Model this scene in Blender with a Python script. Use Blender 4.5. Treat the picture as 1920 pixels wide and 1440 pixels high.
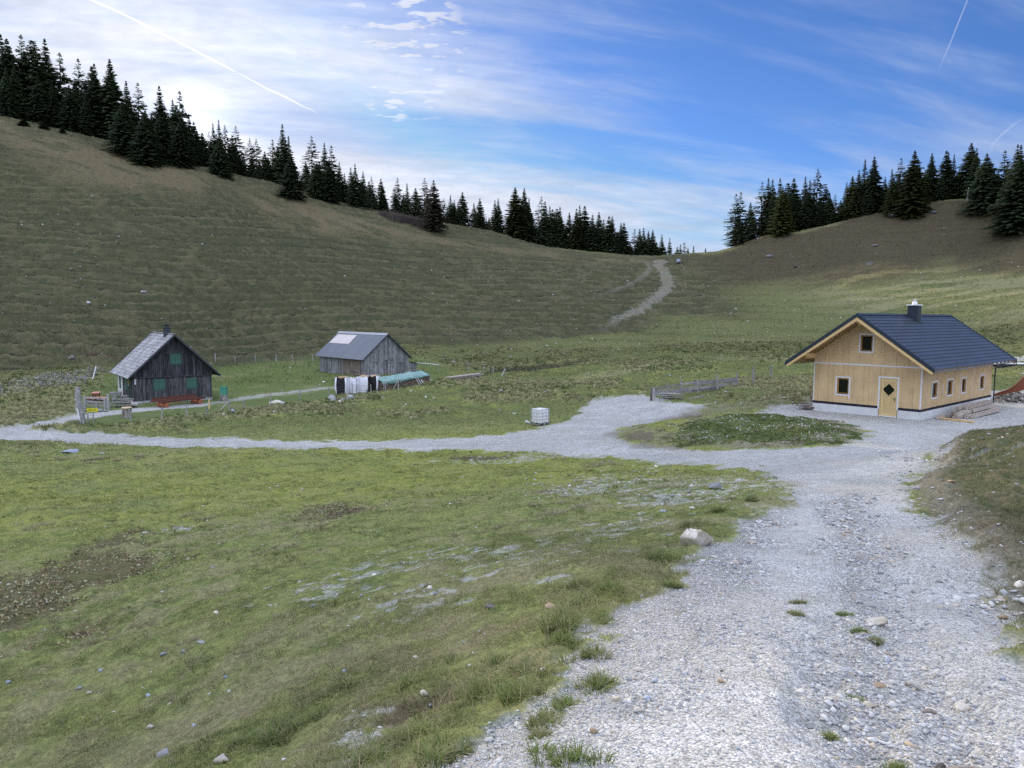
import bpy, math, random
import numpy as np
from mathutils import Vector, Matrix
random.seed(7); RNG = np.random.default_rng(11)
SC = bpy.context.scene
for o in list(bpy.data.objects): bpy.data.objects.remove(o)
R_ = math.radians

# ------------------------------------------------------------------ camera
CF = 1440.0; CP = R_(5.13); CR = 0.008
_c, _s = math.cos(CP), math.sin(CP); _cr, _sr = math.cos(CR), math.sin(CR)
FW = np.array([0, _c, -_s]); _U0 = np.array([0, _s, _c]); _R0 = np.array([1., 0, 0])
RT = _cr*_R0 + _sr*_U0; UP = _cr*_U0 - _sr*_R0
cam = bpy.data.cameras.new('camera'); camo = bpy.data.objects.new('camera', cam); SC.collection.objects.link(camo)
cam.sensor_width = 36; cam.lens = 36*CF/1920; cam.clip_end = 30000; cam.clip_start = 0.1
M = Matrix.Identity(4)
for i in range(3):
    M[i][0] = RT[i]; M[i][1] = UP[i]; M[i][2] = -FW[i]
camo.matrix_world = M
SC.camera = camo

def ray(px, py):
    return FW + RT*((px-960)/CF) - UP*((py-720)/CF)
def at(px, py, Y):                       # the point seen at a pixel of the 1920 photo, Y metres ahead
    r = ray(px, py); return r*(Y/r[1])
def proj(p):
    p = np.asarray(p, float); d = p@FW
    return 960+CF*(p@RT)/d, 720-CF*(p@UP)/d

# ------------------------------------------------------------------ sky and sun
SUN_EL, SUN_AZ = R_(12.6), R_(-22.0)     # azimuth from +Y towards +X
SC.view_settings.view_transform = 'Standard'; SC.view_settings.look = 'None'
SC.view_settings.exposure = 0.1; SC.view_settings.gamma = 1.0
world = bpy.data.worlds.new("World"); SC.world = world; world.use_nodes = True
NT = world.node_tree; NT.nodes.clear()
def node(nt, typ, **kw):
    n = nt.nodes.new(typ)
    for k, v in kw.items():
        if k == 'inp':
            for a, b in v.items(): n.inputs[a].default_value = b
        else: setattr(n, k, v)
    return n
def mth(nt, op, a, b=None, clamp=False):
    n = nt.nodes.new('ShaderNodeMath'); n.operation = op; n.use_clamp = clamp
    for i, x in enumerate((a, b)):
        if x is None: continue
        if isinstance(x, (int, float)): n.inputs[i].default_value = x
        else: nt.links.new(x, n.inputs[i])
    return n.outputs[0]
def mapr(nt, x, a, b, c=0.0, d=1.0, smooth=True):
    n = nt.nodes.new('ShaderNodeMapRange'); n.interpolation_type = 'SMOOTHSTEP' if smooth else 'LINEAR'
    nt.links.new(x, n.inputs[0])
    for i, v in enumerate((a, b, c, d)): n.inputs[i+1].default_value = v
    return n.outputs[0]
def mixc(nt, fac, a, b, typ='MIX'):
    n = nt.nodes.new('ShaderNodeMix'); n.data_type = 'RGBA'; n.blend_type = typ
    if isinstance(fac, (int, float)): n.inputs[0].default_value = fac
    else: nt.links.new(fac, n.inputs[0])
    for i, x in ((6, a), (7, b)):
        if isinstance(x, tuple): n.inputs[i].default_value = (*x, 1) if len(x) == 3 else x
        else: nt.links.new(x, n.inputs[i])
    return n.outputs[2]
def noise(nt, vec, scale, detail=4, rough=0.55, dist=0.0):
    n = nt.nodes.new('ShaderNodeTexNoise'); n.inputs['Scale'].default_value = scale
    n.inputs['Detail'].default_value = detail; n.inputs['Roughness'].default_value = rough; n.inputs['Distortion'].default_value = dist
    if vec is not None: nt.links.new(vec, n.inputs['Vector'])
    return n.outputs[0]

def build_world():
    nt = NT
    tc = node(nt, 'ShaderNodeTexCoord'); D = tc.outputs['Generated']
    sky = node(nt, 'ShaderNodeTexSky', sky_type='NISHITA', sun_disc=False, sun_elevation=SUN_EL, sun_rotation=SUN_AZ,
               altitude=1300, air_density=1.0, dust_density=0.6, ozone_density=2.5)
    base = node(nt, 'ShaderNodeVectorMath', operation='SCALE'); nt.links.new(sky.outputs[0], base.inputs[0]); base.inputs['Scale'].default_value = 0.15
    sep = node(nt, 'ShaderNodeSeparateXYZ'); nt.links.new(D, sep.inputs[0])
    x, y, z = sep.outputs
    zc = mth(nt, 'MAXIMUM', z, 0.0)
    # cirrus lie on a high flat layer: project the direction on to it
    k = mth(nt, 'DIVIDE', 1.0, mth(nt, 'ADD', zc, 0.22))
    cx = mth(nt, 'MULTIPLY', x, k); cy = mth(nt, 'MULTIPLY', y, k)
    def layer(ang, sx, sy, seed, scale, detail, rough, dist):
        ca, sa = math.cos(ang), math.sin(ang)
        u = mth(nt, 'ADD', mth(nt, 'MULTIPLY', cx, ca*sx), mth(nt, 'MULTIPLY', cy, sa*sx))
        v = mth(nt, 'ADD', mth(nt, 'MULTIPLY', cx, -sa*sy), mth(nt, 'MULTIPLY', cy, ca*sy))
        cb = node(nt, 'ShaderNodeCombineXYZ'); nt.links.new(u, cb.inputs[0]); nt.links.new(v, cb.inputs[1]); cb.inputs[2].default_value = seed
        return noise(nt, cb.outputs[0], scale, detail, rough, dist)
    n1 = layer(0.30, 0.55, 1.5, 3.1, 1.15, 5, 0.55, 0.3)
    n2 = layer(0.42, 0.55, 2.0, 8.4, 2.6, 8, 0.60, 0.5)
    n3 = layer(0.3, 1.0, 1.6, 1.7, 9.0, 8, 0.65, 0.3)
    n4 = layer(0.20, 0.30, 2.6, 12.3, 2.6, 9, 0.64, 0.25)
    az = mth(nt, 'ARCTAN2', x, y)
    left = mapr(nt, az, 0.28, -0.50, 0, 1, False)
    low = mapr(nt, z, 0.22, 0.05)
    band = mth(nt, 'MULTIPLY', mapr(nt, z, 0.17, 0.235, 1, 0), mapr(nt, z, 0.10, 0.16))
    dens = mth(nt, 'ADD', mth(nt, 'ADD', mth(nt, 'MULTIPLY', left, 0.50), mth(nt, 'MULTIPLY', low, 0.36)), mth(nt, 'MULTIPLY', band, 0.18))
    c = mth(nt, 'ADD', mth(nt, 'ADD', mth(nt, 'MULTIPLY', n1, 1.0), mth(nt, 'MULTIPLY', n2, 0.60)), mth(nt, 'MULTIPLY', n4, 0.62))
    c = mth(nt, 'ADD', c, dens)
    cl = mapr(nt, c, 1.07, 1.76, 0.0, 0.97)
    fine = mth(nt, 'MULTIPLY', mth(nt, 'SUBTRACT', n3, 0.5), 0.5)
    cl = mth(nt, 'ADD', cl, mth(nt, 'MULTIPLY', fine, cl), clamp=True)
    # a flock of little puffs high in the middle
    pd = ray(755, 92); pd = pd/np.linalg.norm(pd)
    dp = node(nt, 'ShaderNodeVectorMath', operation='DOT_PRODUCT'); nt.links.new(D, dp.inputs[0]); dp.inputs[1].default_value = tuple(pd)
    puff = mth(nt, 'MULTIPLY', mapr(nt, dp.outputs['Value'], 0.9950, 0.9985), mapr(nt, layer(0.1, 1.0, 2.2, 4.4, 13.0, 4, 0.55, 0.1), 0.49, 0.62))
    sd = (math.sin(SUN_AZ)*math.cos(SUN_EL), math.cos(SUN_AZ)*math.cos(SUN_EL), math.sin(SUN_EL))
    dt = node(nt, 'ShaderNodeVectorMath', operation='DOT_PRODUCT'); nt.links.new(D, dt.inputs[0]); dt.inputs[1].default_value = sd
    dot = mth(nt, 'MAXIMUM', dt.outputs['Value'], 0.0)
    glow = mth(nt, 'POWER', dot, 9.0); glow2 = mth(nt, 'POWER', dot, 130.0); glow3 = mth(nt, 'POWER', dot, 1500.0)
    bright = mth(nt, 'ADD', mth(nt, 'ADD', 0.67, mth(nt, 'MULTIPLY', glow, 0.20)), mth(nt, 'ADD', mth(nt, 'MULTIPLY', glow2, 0.10), mth(nt, 'MULTIPLY', glow3, 0.6)))
    shade = mapr(nt, mth(nt, 'ADD', mth(nt, 'MULTIPLY', layer(-0.25, 0.5, 1.3, 5.5, 2.1, 7, 0.62, 0.4), 0.7), mth(nt, 'MULTIPLY', n3, 0.3)), 0.36, 0.64, 0.86, 1.12)
    bright = mth(nt, 'MULTIPLY', bright, shade)
    # added fill light: unseen sky overhead and behind the viewer made brighter
    high = mapr(nt, z, 0.42, 0.80); back = mth(nt, 'MULTIPLY', mapr(nt, y, 0.15, -0.45), mapr(nt, z, 0.0, 0.22))
    hb = mth(nt, 'ADD', mth(nt, 'MULTIPLY', high, HIGH_FILL), mth(nt, 'MULTIPLY', back, BACK_FILL))
    bright = mth(nt, 'ADD', bright, hb)
    ccol = mixc(nt, glow, (0.80, 0.90, 1.13), (0.98, 1.0, 1.10))
    ccol = mixc(nt, mth(nt, 'MINIMUM', hb, 1.0), ccol, (0.90, 0.96, 1.12))
    cs = node(nt, 'ShaderNodeVectorMath', operation='SCALE'); nt.links.new(ccol, cs.inputs[0]); nt.links.new(bright, cs.inputs['Scale'])
    cl = mth(nt, 'MAXIMUM', cl, mth(nt, 'MULTIPLY', mth(nt, 'MAXIMUM', high, back), 0.9))
    # the veil also hides the bright aureole of the clear sky
    tint = mixc(nt, 1.0, base.outputs[0], BLUE_TINT, 'MULTIPLY')
    lim = node(nt, 'ShaderNodeVectorMath', operation='MINIMUM'); nt.links.new(tint, lim.inputs[0]); lim.inputs[1].default_value = (.40, .54, .84)
    cl = mth(nt, 'MAXIMUM', cl, mth(nt, 'MULTIPLY', puff, 0.9))
    out = mixc(nt, cl, lim.outputs[0], cs.outputs[0])
    bg = node(nt, 'ShaderNodeBackground'); nt.links.new(out, bg.inputs[0]); bg.inputs[1].default_value = 1.0
    wo = node(nt, 'ShaderNodeOutputWorld'); nt.links.new(bg.outputs[0], wo.inputs[0])
BACK_FILL = 0.9
HIGH_FILL = 0.75
BLUE_TINT = (0.42, 0.59, 0.93)
build_world()
world.cycles.sampling_method = 'AUTOMATIC'
sun = bpy.data.lights.new('sun', 'SUN'); sun.energy = 5.0; sun.angle = R_(0.6); sun.color = (1.0, 0.84, 0.58)
suno = bpy.data.objects.new('sun', sun); SC.collection.objects.link(suno)
sdv = Vector((math.sin(SUN_AZ)*math.cos(SUN_EL), math.cos(SUN_AZ)*math.cos(SUN_EL), math.sin(SUN_EL)))
suno.rotation_euler = sdv.to_track_quat('Z', 'Y').to_euler()
SC.cycles.max_bounces = 5; SC.cycles.diffuse_bounces = 3; SC.cycles.transparent_max_bounces = 6
SC.cycles.use_denoising = False

# ------------------------------------------------------------------ noise in numpy
def _h(ix, iy, seed):
    h = (ix.astype(np.int64)*374761393 + iy.astype(np.int64)*668265263 + seed*1442695041) & 0xffffffff
    h = ((h ^ (h >> 13))*1274126177) & 0xffffffff
    return ((h ^ (h >> 16)) & 0xffff)/65535.0
def vnoise(x, y, seed=0):
    x = np.asarray(x, float); y = np.asarray(y, float)
    ix = np.floor(x); iy = np.floor(y); fx = x-ix; fy = y-iy
    fx = fx*fx*fx*(fx*(fx*6-15)+10); fy = fy*fy*fy*(fy*(fy*6-15)+10)
    a = _h(ix, iy, seed); b = _h(ix+1, iy, seed); c = _h(ix, iy+1, seed); d = _h(ix+1, iy+1, seed)
    return (a*(1-fx)+b*fx)*(1-fy)+(c*(1-fx)+d*fx)*fy          # 0..1
def fbm(x, y, seed=0, oct=4, gain=0.5, rot=0.6):
    s = 0; a = 1; t = 0; ca, sa = math.cos(rot), math.sin(rot)
    for o in range(oct):
        s = s + a*vnoise(x+17.3*o, y-9.1*o, seed+o*7); t += a; a *= gain
        x, y = (x*ca-y*sa)*2.03, (x*sa+y*ca)*2.03
    return s/t
def cellbump(x, y, seed=0):              # rounded tussock humps, 0..1
    ix = np.floor(x); iy = np.floor(y); best = np.full(np.shape(x), 9.)
    for dx in (-1, 0, 1):
        for dy in (-1, 0, 1):
            jx = ix+dx; jy = iy+dy
            px = jx+0.15+0.7*_h(jx, jy, seed); py = jy+0.15+0.7*_h(jx, jy, seed+5)
            rr = 0.35+0.35*_h(jx, jy, seed+9)
            d = ((x-px)**2+(y-py)**2)/(rr*rr); best = np.minimum(best, d)
    return np.clip(1-best, 0, 1)**0.8
def sm(x, a, b):
    t = np.clip((np.asarray(x, float)-a)/(b-a), 0, 1); return t*t*(3-2*t)

# ------------------------------------------------------------------ base terrain: thin plate spline in (azimuth, ln range)
PIX = [  # pixel x, pixel y of the 1920 photo, metres ahead
 (0,1440,7),(400,1440,5),(700,1440,3.6),(900,1440,2.95),(1300,1440,2.75),(1900,1440,2.9),
 (0,1200,11),(400,1200,9),(800,1200,6.5),(1100,1200,5),(1300,1200,4.65),(1600,1200,4.5),(1850,1200,4.5),
 (0,1050,17),(400,1050,15),(800,1050,11.3),(1200,1050,8),(1600,1050,7.4),(1800,1050,7.2),
 (0,950,25.5),(500,950,22.8),(900,950,18.4),(1300,950,13.5),(1600,950,12.5),(1680,950,12.3),
 (0,900,32.5),(500,900,31.5),(900,900,27),(1300,900,20.5),(1600,900,17.8),
 (0,870,37.5),(500,870,37.5),(1000,870,34),(1400,870,27.5),(1600,870,22.5),(1680,880,20),
 (0,840,43.5),(500,840,43.5),(1000,840,40.5),(1400,840,34),(1600,840,29.5),(1750,850,27.5),
 (0,800,52),(500,800,52),(1000,805,48),(1420,800,40.5),(1600,800,38.5),
 (0,765,64),(100,780,59),(400,785,58),(700,780,57),(1000,770,58),(1300,770,50),(1220,750,56),(700,740,74),
 (800,720,83),(1000,720,77),(1200,720,72),(1400,720,66),
 (-250,700,74),(0,705,80),(160,700,84),(450,668,108),(700,668,112),(900,670,115),(1000,660,122),(1130,625,148),
 (-250,600,90),(0,600,100),(250,600,107),(500,600,125),(800,600,140),(1000,600,150),(1150,580,165),
 (-250,470,112),(0,480,122),(250,480,130),(500,480,150),(750,480,180),(800,540,160),(1000,540,172),(1100,520,190),(1000,495,195),
 (-250,320,138),(0,350,147),(250,380,155),(500,410,178),
 (-250,185,165),(0,240,172),(150,272,176),(275,310,178),(360,320,182),(450,351,188),(537,373,192),(625,394,196),(696,411,200),(792,431,205),
 (845,441,208),(933,459,211),(986,463,213),(1047,469,215),(1153,478,216),(1213,487,215),(1240,487,216),
 (-250,160,180),(0,214,186),(110,243,190),(200,264,192),(340,308,192),(471,335,205),(500,340,210),(585,366,212),(665,387,213),(717,398,216),
 (765,406,219),(846,423,224),(898,430,226),(935,437,228),(967,449,229),(985,456,230),(1015,465,232),
 (1269,478,218),(1303,475,221),(1346,473,224),(1360,468,222),(1387,461,221),(1431,444,220),(1496,434,220),(1527,427,220),(1574,418,218),
 (1620,407,215),(1672,400,212),(1714,403,208),(1750,385,208),(1790,378,206),(1813,379,204),(1846,397,197),(1880,415,188),(1901,432,180),(1950,452,170),(2100,470,160),(2300,440,160),
 (1300,530,195),(1260,520,200),(1240,545,188),(1190,580,170),(1350,560,178),(1500,560,168),(1500,500,195),(1650,480,186),(1650,560,156),
 (1800,470,184),(1800,540,154),(1920,500,164),(1920,560,126),(1920,620,98),(1700,620,118),(1500,620,135),(1300,620,140),(1400,660,105),
 (1200,660,112),(1600,680,82),(1900,682,75),(2200,600,85),(2200,660,62),
 # the bank right of the road
 (1920,806,21),(1850,832,19.5),(1780,866,18.8),(1705,905,17.3),(1920,900,13),(1920,1000,9.0),(1870,1000,9.0),(1900,1100,6.7),(1800,960,11.6),(1800,900,14.5),
]
XYZ = [(30,62,-5.75),(36,50,-5.75),(22,48,-5.78),(18.5,43.5,-5.8),(27,39.5,-5.76),(27,53,-5.78),(18.3,27.5,-5.25),(24,30,-5.5),
 (20,16,-1.2),(14,9,-1.0),(10,5,-.7),(30,22,-2.6),(6,2.2,-1.35),
 (-30.5,69,-8.04),(-27.8,71,-8.04),(-33.2,67,-8.04),(-35,75,-7.9),(-15.2,93,-7.32),(-12.8,95,-7.3),(-23,101,-7.3),(-17,90,-7.4),
 (-12,3,-5.2),(-9,2,-4.0),(-5,1.6,-2.6),(-25,12,-6.6),(-45,30,-7.2),(-70,50,-7.3),(-2,1.5,-1.75),(0,2.0,-1.6),(2,2.0,-1.6),(4,1.8,-1.5),
 # ground falling away behind the crests
 (-200,235,49),(-110,240,34),(-40,255,24),(10,262,15),(46,262,11),(75,262,14),(105,258,20),(130,250,26),(150,235,24),(180,210,18),(230,190,20),
 (-260,340,30),(-110,350,2),(0,350,-12),(60,350,-14),(120,350,-8),(220,330,0),(300,300,0),
 (-200,120,22),(-160,60,2),(-220,90,24),(160,90,4),(110,60,-2),(75,35,-2),(190,130,12)]
def polar(x, y):
    x = np.asarray(x, float); y = np.asarray(y, float)
    return np.arctan2(x, y), np.log(np.maximum(np.hypot(x, y), 1e-6))
_pts = np.array([at(*p) for p in PIX] + [np.array(p, float) for p in XYZ])
_pa, _pl = polar(_pts[:, 0], _pts[:, 1]); _pz = _pts[:, 2]
def _ker(d2): return 0.5*d2*np.log(np.maximum(d2, 1e-12))
def _fit():
    n = len(_pz); A = np.zeros((n+3, n+3))
    d2 = (_pa[:, None]-_pa)**2+(_pl[:, None]-_pl)**2
    A[:n, :n] = _ker(d2)+np.eye(n)*2e-5; A[:n, n] = 1; A[:n, n+1] = _pa; A[:n, n+2] = _pl
    A[n:, :n] = A[:n, n:].T
    b = np.zeros(n+3); b[:n] = _pz
    return np.linalg.solve(A, b)
_w = _fit()
GA = (-1.15, 1.15, 520); GL = (0.6, 5.95, 900)
def _grid():
    a = np.linspace(*GA); l = np.linspace(*GL); out = np.empty((len(l), len(a)))
    for i, L in enumerate(l):
        d2 = (a[:, None]-_pa)**2+(L-_pl)**2
        out[i] = _ker(d2)@_w[:-3]+_w[-3]+_w[-2]*a+_w[-1]*L
    return out
_G = _grid()
def _cub(t):
    return (-.5*t+t*t-.5*t**3, 1-2.5*t*t+1.5*t**3, .5*t+2*t*t-1.5*t**3, -.5*t*t+.5*t**3)
def _look(a, l):
    u = (a-GA[0])/(GA[1]-GA[0])*(GA[2]-1); v = (l-GL[0])/(GL[1]-GL[0])*(GL[2]-1)
    u = np.clip(u, 1, GA[2]-3.001); v = np.clip(v, 1, GL[2]-3.001)
    iu = u.astype(int); iv = v.astype(int); wu = _cub(u-iu); wv = _cub(v-iv); s = 0
    for j in range(4):
        for i in range(4): s = s + wu[i]*wv[j]*_G[iv+j-1, iu+i-1]
    return s
def base_h(x, y):
    a, l = polar(x, y); ac = np.clip(a, -1.1, 1.1)
    z = _look(ac, l)
    back = np.abs(a) > 1.1
    if np.any(back):
        t = (np.mod(a, 2*np.pi)-1.1)/(2*np.pi-2.2)
        zr = _look(np.full_like(a, 1.1), l); zl = _look(np.full_like(a, -1.1), l)
        w = sm(t, 0, 1); z = np.where(back, zr*(1-w)+zl*w, z)
    near = sm(np.exp(l), 2.4, 1.2); z = z*(1-near)+(-1.6)*near
    far = sm(l, 5.85, 6.6); z = z*(1-far)-35*far
    return z
def gpoint(px, py, y0=2.0, y1=260.0):
    """first place where the ray through a pixel meets the base terrain"""
    r = ray(px, py); r = r/r[1]
    Y = np.exp(np.linspace(math.log(y0), math.log(y1), 2600)); z = base_h(r[0]*Y, Y); d = r[2]*Y-z
    k = np.where(d < 0)[0]
    if len(k) == 0: return r*y1
    k = max(k[0], 1); t = d[k-1]/(d[k-1]-d[k]); y = Y[k-1]+(Y[k]-Y[k-1])*t
    return r*y
# ------------------------------------------------------------------ outlines on the ground, in world metres
def W2(pts, y0=2.0):
    out = []
    for p in pts:
        if len(p) == 3: out.append((p[1], p[2]))
        else:
            g = gpoint(p[0], p[1], y0); out.append((g[0], g[1]))
    return np.array(out)
def _near(fn):                           # only work out points close to the outline
    def g(x, y, poly, M=16.0):
        p = np.asarray(poly)[:, :2]; lo = p.min(0)-M; hi = p.max(0)+M; shp = np.shape(x); x = np.ravel(x); y = np.ravel(y)
        k = (x > lo[0]) & (x < hi[0]) & (y > lo[1]) & (y < hi[1]); d = np.full(x.shape, M); t = np.zeros(x.shape); r = fn(x[k], y[k], p)
        if isinstance(r, tuple): d[k] = r[0]; t[k] = r[1]; return d.reshape(shp), t.reshape(shp)
        d[k] = r; return d.reshape(shp)
    return g
@_near
def sdf(x, y, poly):                     # signed distance, negative inside
    d2 = np.full(x.shape, 1e12); ins = np.zeros(x.shape, bool); n = len(poly)
    for i in range(n):
        ax, ay = poly[i]; bx, by = poly[(i+1) % n]; ex, ey = bx-ax, by-ay
        t = np.clip(((x-ax)*ex+(y-ay)*ey)/(ex*ex+ey*ey+1e-12), 0, 1)
        d2 = np.minimum(d2, (x-ax-t*ex)**2+(y-ay-t*ey)**2)
        c = (ay > y) != (by > y)
        xi = ax+(y-ay)*ex/(ey if abs(ey) > 1e-9 else 1e-9)
        ins ^= c & (x < xi)
    return np.sqrt(d2)*np.where(ins, -1, 1)
@_near
def pdist(x, y, line):                   # distance to a polyline and the position along it 0..1
    d = np.full(x.shape, 1e9); tt = np.zeros(x.shape); n = len(line)-1
    for i in range(n):
        ax, ay = line[i][:2]; bx, by = line[i+1][:2]; ex, ey = bx-ax, by-ay
        t = np.clip(((x-ax)*ex+(y-ay)*ey)/(ex*ex+ey*ey+1e-12), 0, 1)
        q = np.hypot(x-ax-t*ex, y-ay-t*ey); k = q < d
        d = np.where(k, q, d); tt = np.where(k, (i+t)/n, tt)
    return d, tt
P_ROAD = W2([(-150,803),(0,802),(60,806),(180,813),(300,820),(500,826),(700,826),(850,821),(960,812),(1010,805),(1070,787),(1092,770),(1102,758),(1130,748),(1200,739),
  (1222,746),(1262,757),(1330,757),(1310,772),(1240,790),(1175,803),(1160,817),(1185,832),(1270,842),(1350,845),(1450,844),(1560,838),(1615,820),(1622,806),(1565,793),
  (1490,783),(1435,776),(1425,767),(1480,758),(1525,752),('xy',22,52),('xy',32,58),('xy',45,58),('xy',60,50),('xy',60,40),('xy',40,35),('xy',26,31),('xy',20,28),('xy',16,25),
  ('xy',12.7,22.3),(1745,880),(1705,910),(1740,960),(1790,1012),(1838,1060),(1868,1095),(1915,1180),(1960,1300),('xy',2.9,3),('xy',3,1.5),('xy',3,-6),('xy',-1.2,-6),('xy',-.6,1.5),
  (800,1500),(860,1430),(890,1375),(985,1320),(1010,1270),(1060,1215),(1120,1190),(1150,1155),(1235,1110),(1290,1080),(1310,1035),(1345,1010),(1380,985),
  (1440,955),(1482,935),(1470,912),(1440,893),(1380,880),(1300,871),(1200,861),(1100,856),(1000,850),(900,843),(600,840),(300,837),(150,831),(0,826),(-150,826)])
L_HUT = W2([(20,806),(110,792),(160,781),(240,770),(330,763),(372,760)])
L_FIELD = W2([(372,760),(470,745),(560,734),(640,725),(690,716)])
L_SADDLE = W2([(1240,489),(1236,500),(1250,518),(1252,538),(1218,568),(1180,590),(1140,612),(1118,626)], 60)
L_TRAIL = W2([(1212,493),(1220,506),(1205,520),(1185,532),(1130,552),(1070,572)], 60)
L_COWS = [W2(p, 60) for p in ([(1200,489),(1120,505),(1060,530),(960,552)], [(1160,484),(1080,500),(1000,515),(900,530)], [(1215,505),(1150,530),(1060,560),(940,590)],
   [(1260,520),(1290,545),(1370,560),(1450,563)], [(1262,490),(1280,500),(1300,530)])]
L_BACK = W2([('xy',75,78),(1915,676),(1860,674)], 60)
L_BAND = W2([(1480,676),(1400,672),(1300,677),(1200,690),(1120,705)], 40)
P_LAWN = W2([(185,800),(250,792),(400,776),(560,756),(640,747),(820,716),(850,692),(800,672),(640,662),(400,664),(200,700),(160,740),(150,785)], 30)
P_HEAP = W2([(1240,815),(1270,798),(1330,785),(1440,778),(1500,782),(1570,793),(1618,806),(1612,820),(1560,834),(1450,840),(1350,841),(1275,838)], 20)
P_DIRT = W2([(1150,815),(1170,802),(1235,800),(1275,812),(1270,842),(1200,836)], 20)
P_DIRT2 = W2([(1230,790),(1330,757),(1400,752),(1490,743),(1515,746),(1470,757),(1400,770),(1300,785)], 20)
P_LEAF = W2([(-120,1110),(0,1078),(80,1060),(150,1022),(215,990),(345,986),(250,1010),(290,1055),(200,1085),(130,1122),(40,1165),(-120,1200)])
P_LEAF2 = W2([(120,1175),(150,1158),(210,1165),(200,1185),(140,1190)])
P_LEAF3 = W2([(570,985),(600,950),(680,940),(690,960),(640,985)])
P_TAN = W2([(0,228),(150,276),(275,312),(360,322),(450,353),(537,375),(625,396),(696,413),(792,433),(933,461),(1047,471),(1213,489),(1213,494),(1000,482),(850,472),
  (720,440),(600,436),(450,392),(300,352),(100,335),(0,300)], 60)
P_STREAM = W2([(835,712),(930,690),(1010,684),(1100,676),(1100,681),(1020,692),(930,698),(860,716)], 30)
P_SCREE = W2([(20,720),(90,705),(150,700),(190,690),(185,702),(140,722),(60,732),(-40,745),(-40,735)], 30)
P_PUDDLE = W2([(1440,742),(1520,737),(1520,742),(1450,746)], 30)
L_GULLY = W2([(1590,930),(1600,1000),(1625,1080),(1650,1150),(1690,1250),(1700,1330),(1700,1440)])
L_EDGE = W2([(1455,970),(1400,1060),(1335,1170),(1280,1260),(1200,1290)])
L_RUTL = W2([(1540,930),(1500,1050),(1440,1200),(1360,1440)])
L_RUTR = W2([(1650,930),(1720,1050),(1790,1200),(1860,1440)])
def _ell(px, py, w, h):
    c = gpoint(px, py); a = gpoint(px, py-h); b = gpoint(px, py+h)
    return c[0], c[1], w/CF*c[1], max((a[1]-b[1])/2, .05)
SPOTS = [_ell(*e) for e in [(720,1068,105,17),(895,1042,45,9),(870,1088,60,9),(1015,1080,45,11),(820,1112,60,9),(1120,1000,50,10),(1230,905,100,15),(1225,937,55,9),
  (1340,902,45,18),(1190,1035,50,9),(720,1395,95,40),(860,1130,60,6),(1150,985,70,5),(1000,1045,70,7),(640,1100,50,8),(1250,925,70,12),(950,1400,60,40),(1130,1250,40,20),
  (1890,1150,40,40),(1760,880,60,10),(600,1125,30,5),(1000,858,110,4),(330,990,20,3)]]
BARE = [_ell(*e) for e in [(1265,690+90,50,8),(770,1330,110,28),(850,1305,50,14),(640,960,40,10),(900,860,60,3),(1060,1130,14,5),(330,712,120,0.5),(1190,820,40,12),(1850,690,30,3),(200,668,70,6)]]

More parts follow.
